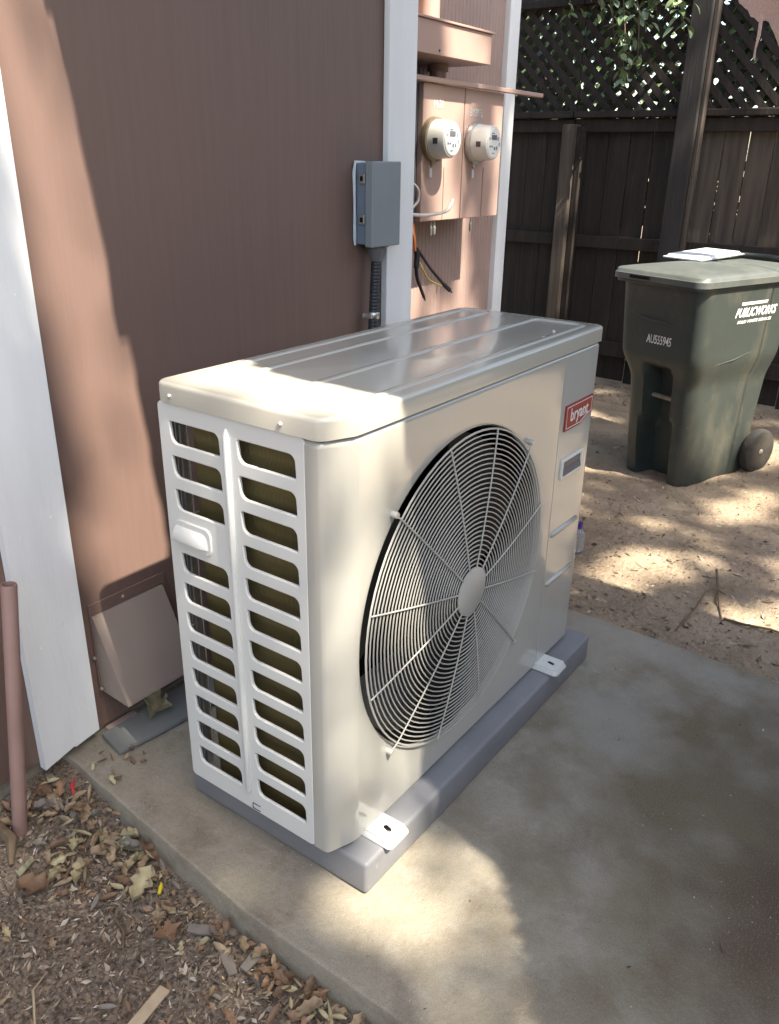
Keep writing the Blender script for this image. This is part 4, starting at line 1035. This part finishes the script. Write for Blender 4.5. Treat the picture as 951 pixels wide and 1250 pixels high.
    single('dry_leaf', dry_leaf(.075, .055, 1.0, 2, .7, 8).mesh('dry_leaf', M['leaf_pale'], smooth=180), (.135, .665, .028), (.3, -.1, .5), 'crumpled pale yellow leaf on the flat grey board under the vent', 'leaf')
    single('dry_leaf', dry_leaf(.06, .05, .5, 2, .3, 4).mesh('dry_leaf', M['leaf_brown'], smooth=180), (-.30, .50, gz(-.30, .50)+.012), (.1, .1, 2.0), 'broad flat brown leaf below the stub pipe', 'leaf')
    b = MB(); b.tube([(0, 0, 0), (.012, .003, .002), (.024, .008, .0)], [.0035, .0045, .002], 6); single('plastic_scrap', b.mesh('plastic_scrap', M['yellow'], smooth=60), (-.165, .30, gz(-.165, .30)+.009), (0, 0, .4), 'bright yellow plastic scrap lying in the litter', 'scrap')
    b = MB(); b.tube([(0, 0, 0), (.02, .004, .006), (.045, .0, .002)], [.002, .004, .001], 6); single('plastic_scrap', b.mesh('plastic_scrap', M['redp'], smooth=60), (-.135, .60, gz(-.135, .6)+.03), (0, -.2, .9), 'bright red plastic strip among the leaves by the slab corner', 'scrap')
    # flat grey bark pieces
    for k, (x, y, r, lg, lab) in enumerate(((-.165, .165, -1.05, .075, 'flat grey bark strip nearest the slab edge'), (-.185, .095, 1.1, .06, 'broad grey bark flake between two tan leaves'), (-.150, .06, .1, .07, 'dark grey bark flake lying flat along the litter'))):
        b = MB(); b.prism([(-lg/2, -.008), (-lg*.1, -.010), (lg/2, -.006), (lg*.45, .008), (0, .010), (-lg/2, .007)], lambda a, c, t: (a, c, t), .004)
        single('bark_chip', b.mesh('bark_chip', M['leaf_grey']), (x, y, gz(x, y)+.012), (.1, .05, r), lab, 'bark')
    a, c = Vector((-.465, .112, 0)), Vector((-.284, .140, 0)); a.z = gz(a.x, a.y)+.012; c.z = gz(c.x, c.y)+.013
    d = c-a; b = MB(); b.box(0, d.length, -.011, .011, -.0025, .0025, .002); o = b.build('paint_stick', M['stick'])
    o.matrix_world = Matrix.Translation(a) @ d.to_track_quat('X', 'Z').to_matrix().to_4x4(); tag(o, 'flat pale wooden stick lying on the mulch at the bottom left', 'stick')
    b = MB(); pts = [(-.12+.0, .47), (-.12, .47)]
    def twig(name, pts, r, lab, m='twig'):
        b = MB(); P = [Vector((x, y, gz(x, y)+z)) for x, y, z in pts]; b.tube(P, [r]*(len(P)-1)+[r*.4], 6); tag(b.build(name, M[m], smooth=60), lab, 'twig')
    twig('twig', [(1.66, -.235, .02), (1.655, -.20, .035), (1.61, -.185, .035), (1.52, -.185, .02), (1.44, -.175, .008), (1.37, -.172, .006)], .0028, 'curved pale twig lying on the dirt near the slab')
    twig('twig', [(1.80, -.165, .03), (1.70, -.20, .014), (1.60, -.235, .008), (1.525, -.262, .006)], .0042, 'straight dark stick pointing away on the dirt right of the curved twig')
    twig('twig', [(1.525, -.268, .006), (1.53, -.33, .010), (1.54, -.40, .008), (1.53, -.47, .008)], .004, 'dark stick lying crosswise on the dirt at the right edge')
    twig('twig', [(-.46, .24, .012), (-.42, .31, .014), (-.385, .325, .01)], .0025, 'thin pale bent twig left of the flat stick', 'stick')
    twig('twig', [(-.245, .34, .012), (-.26, .28, .016), (-.285, .25, .010)], .0028, 'thin brown twig on dark mulch near the middle of the litter')
    twig('twig', [(-.27, .66, .015), (-.275, .60, .03), (-.30, .57, .012)], .012, 'thick short root piece at the foot of the stub pipe')
    b = MB(); b.tube([(.318, -.592, .003), (.298, -.603, .003)], .0016, 5); tag(b.build('twig', M['twig'], smooth=60), 'tiny dark twig lying on the shaded slab', 'twig')
    bt = thing('plastic_bottle', (1.68, .27, -.04), 'clear plastic bottle with purple cap on the dirt just behind the unit', 'bottle')
    b = MB(); z0 = gz(1.68, .27); b.lathe([(.0001, 0), (.02, 0), (.024, .004), (.024, .06), (.020, .075), (.011, .085), (.011, .09)], (1.68, .285, z0), 'z', 20); b.build('bottle_body', M['clear'], bt, 40)
    b = MB(); b.lathe([(.0125, .088), (.0125, .108), (.0001, .108)], (1.68, .285, z0), 'z', 16); b.build('cap', M['purple'], bt, 40)
leaves()
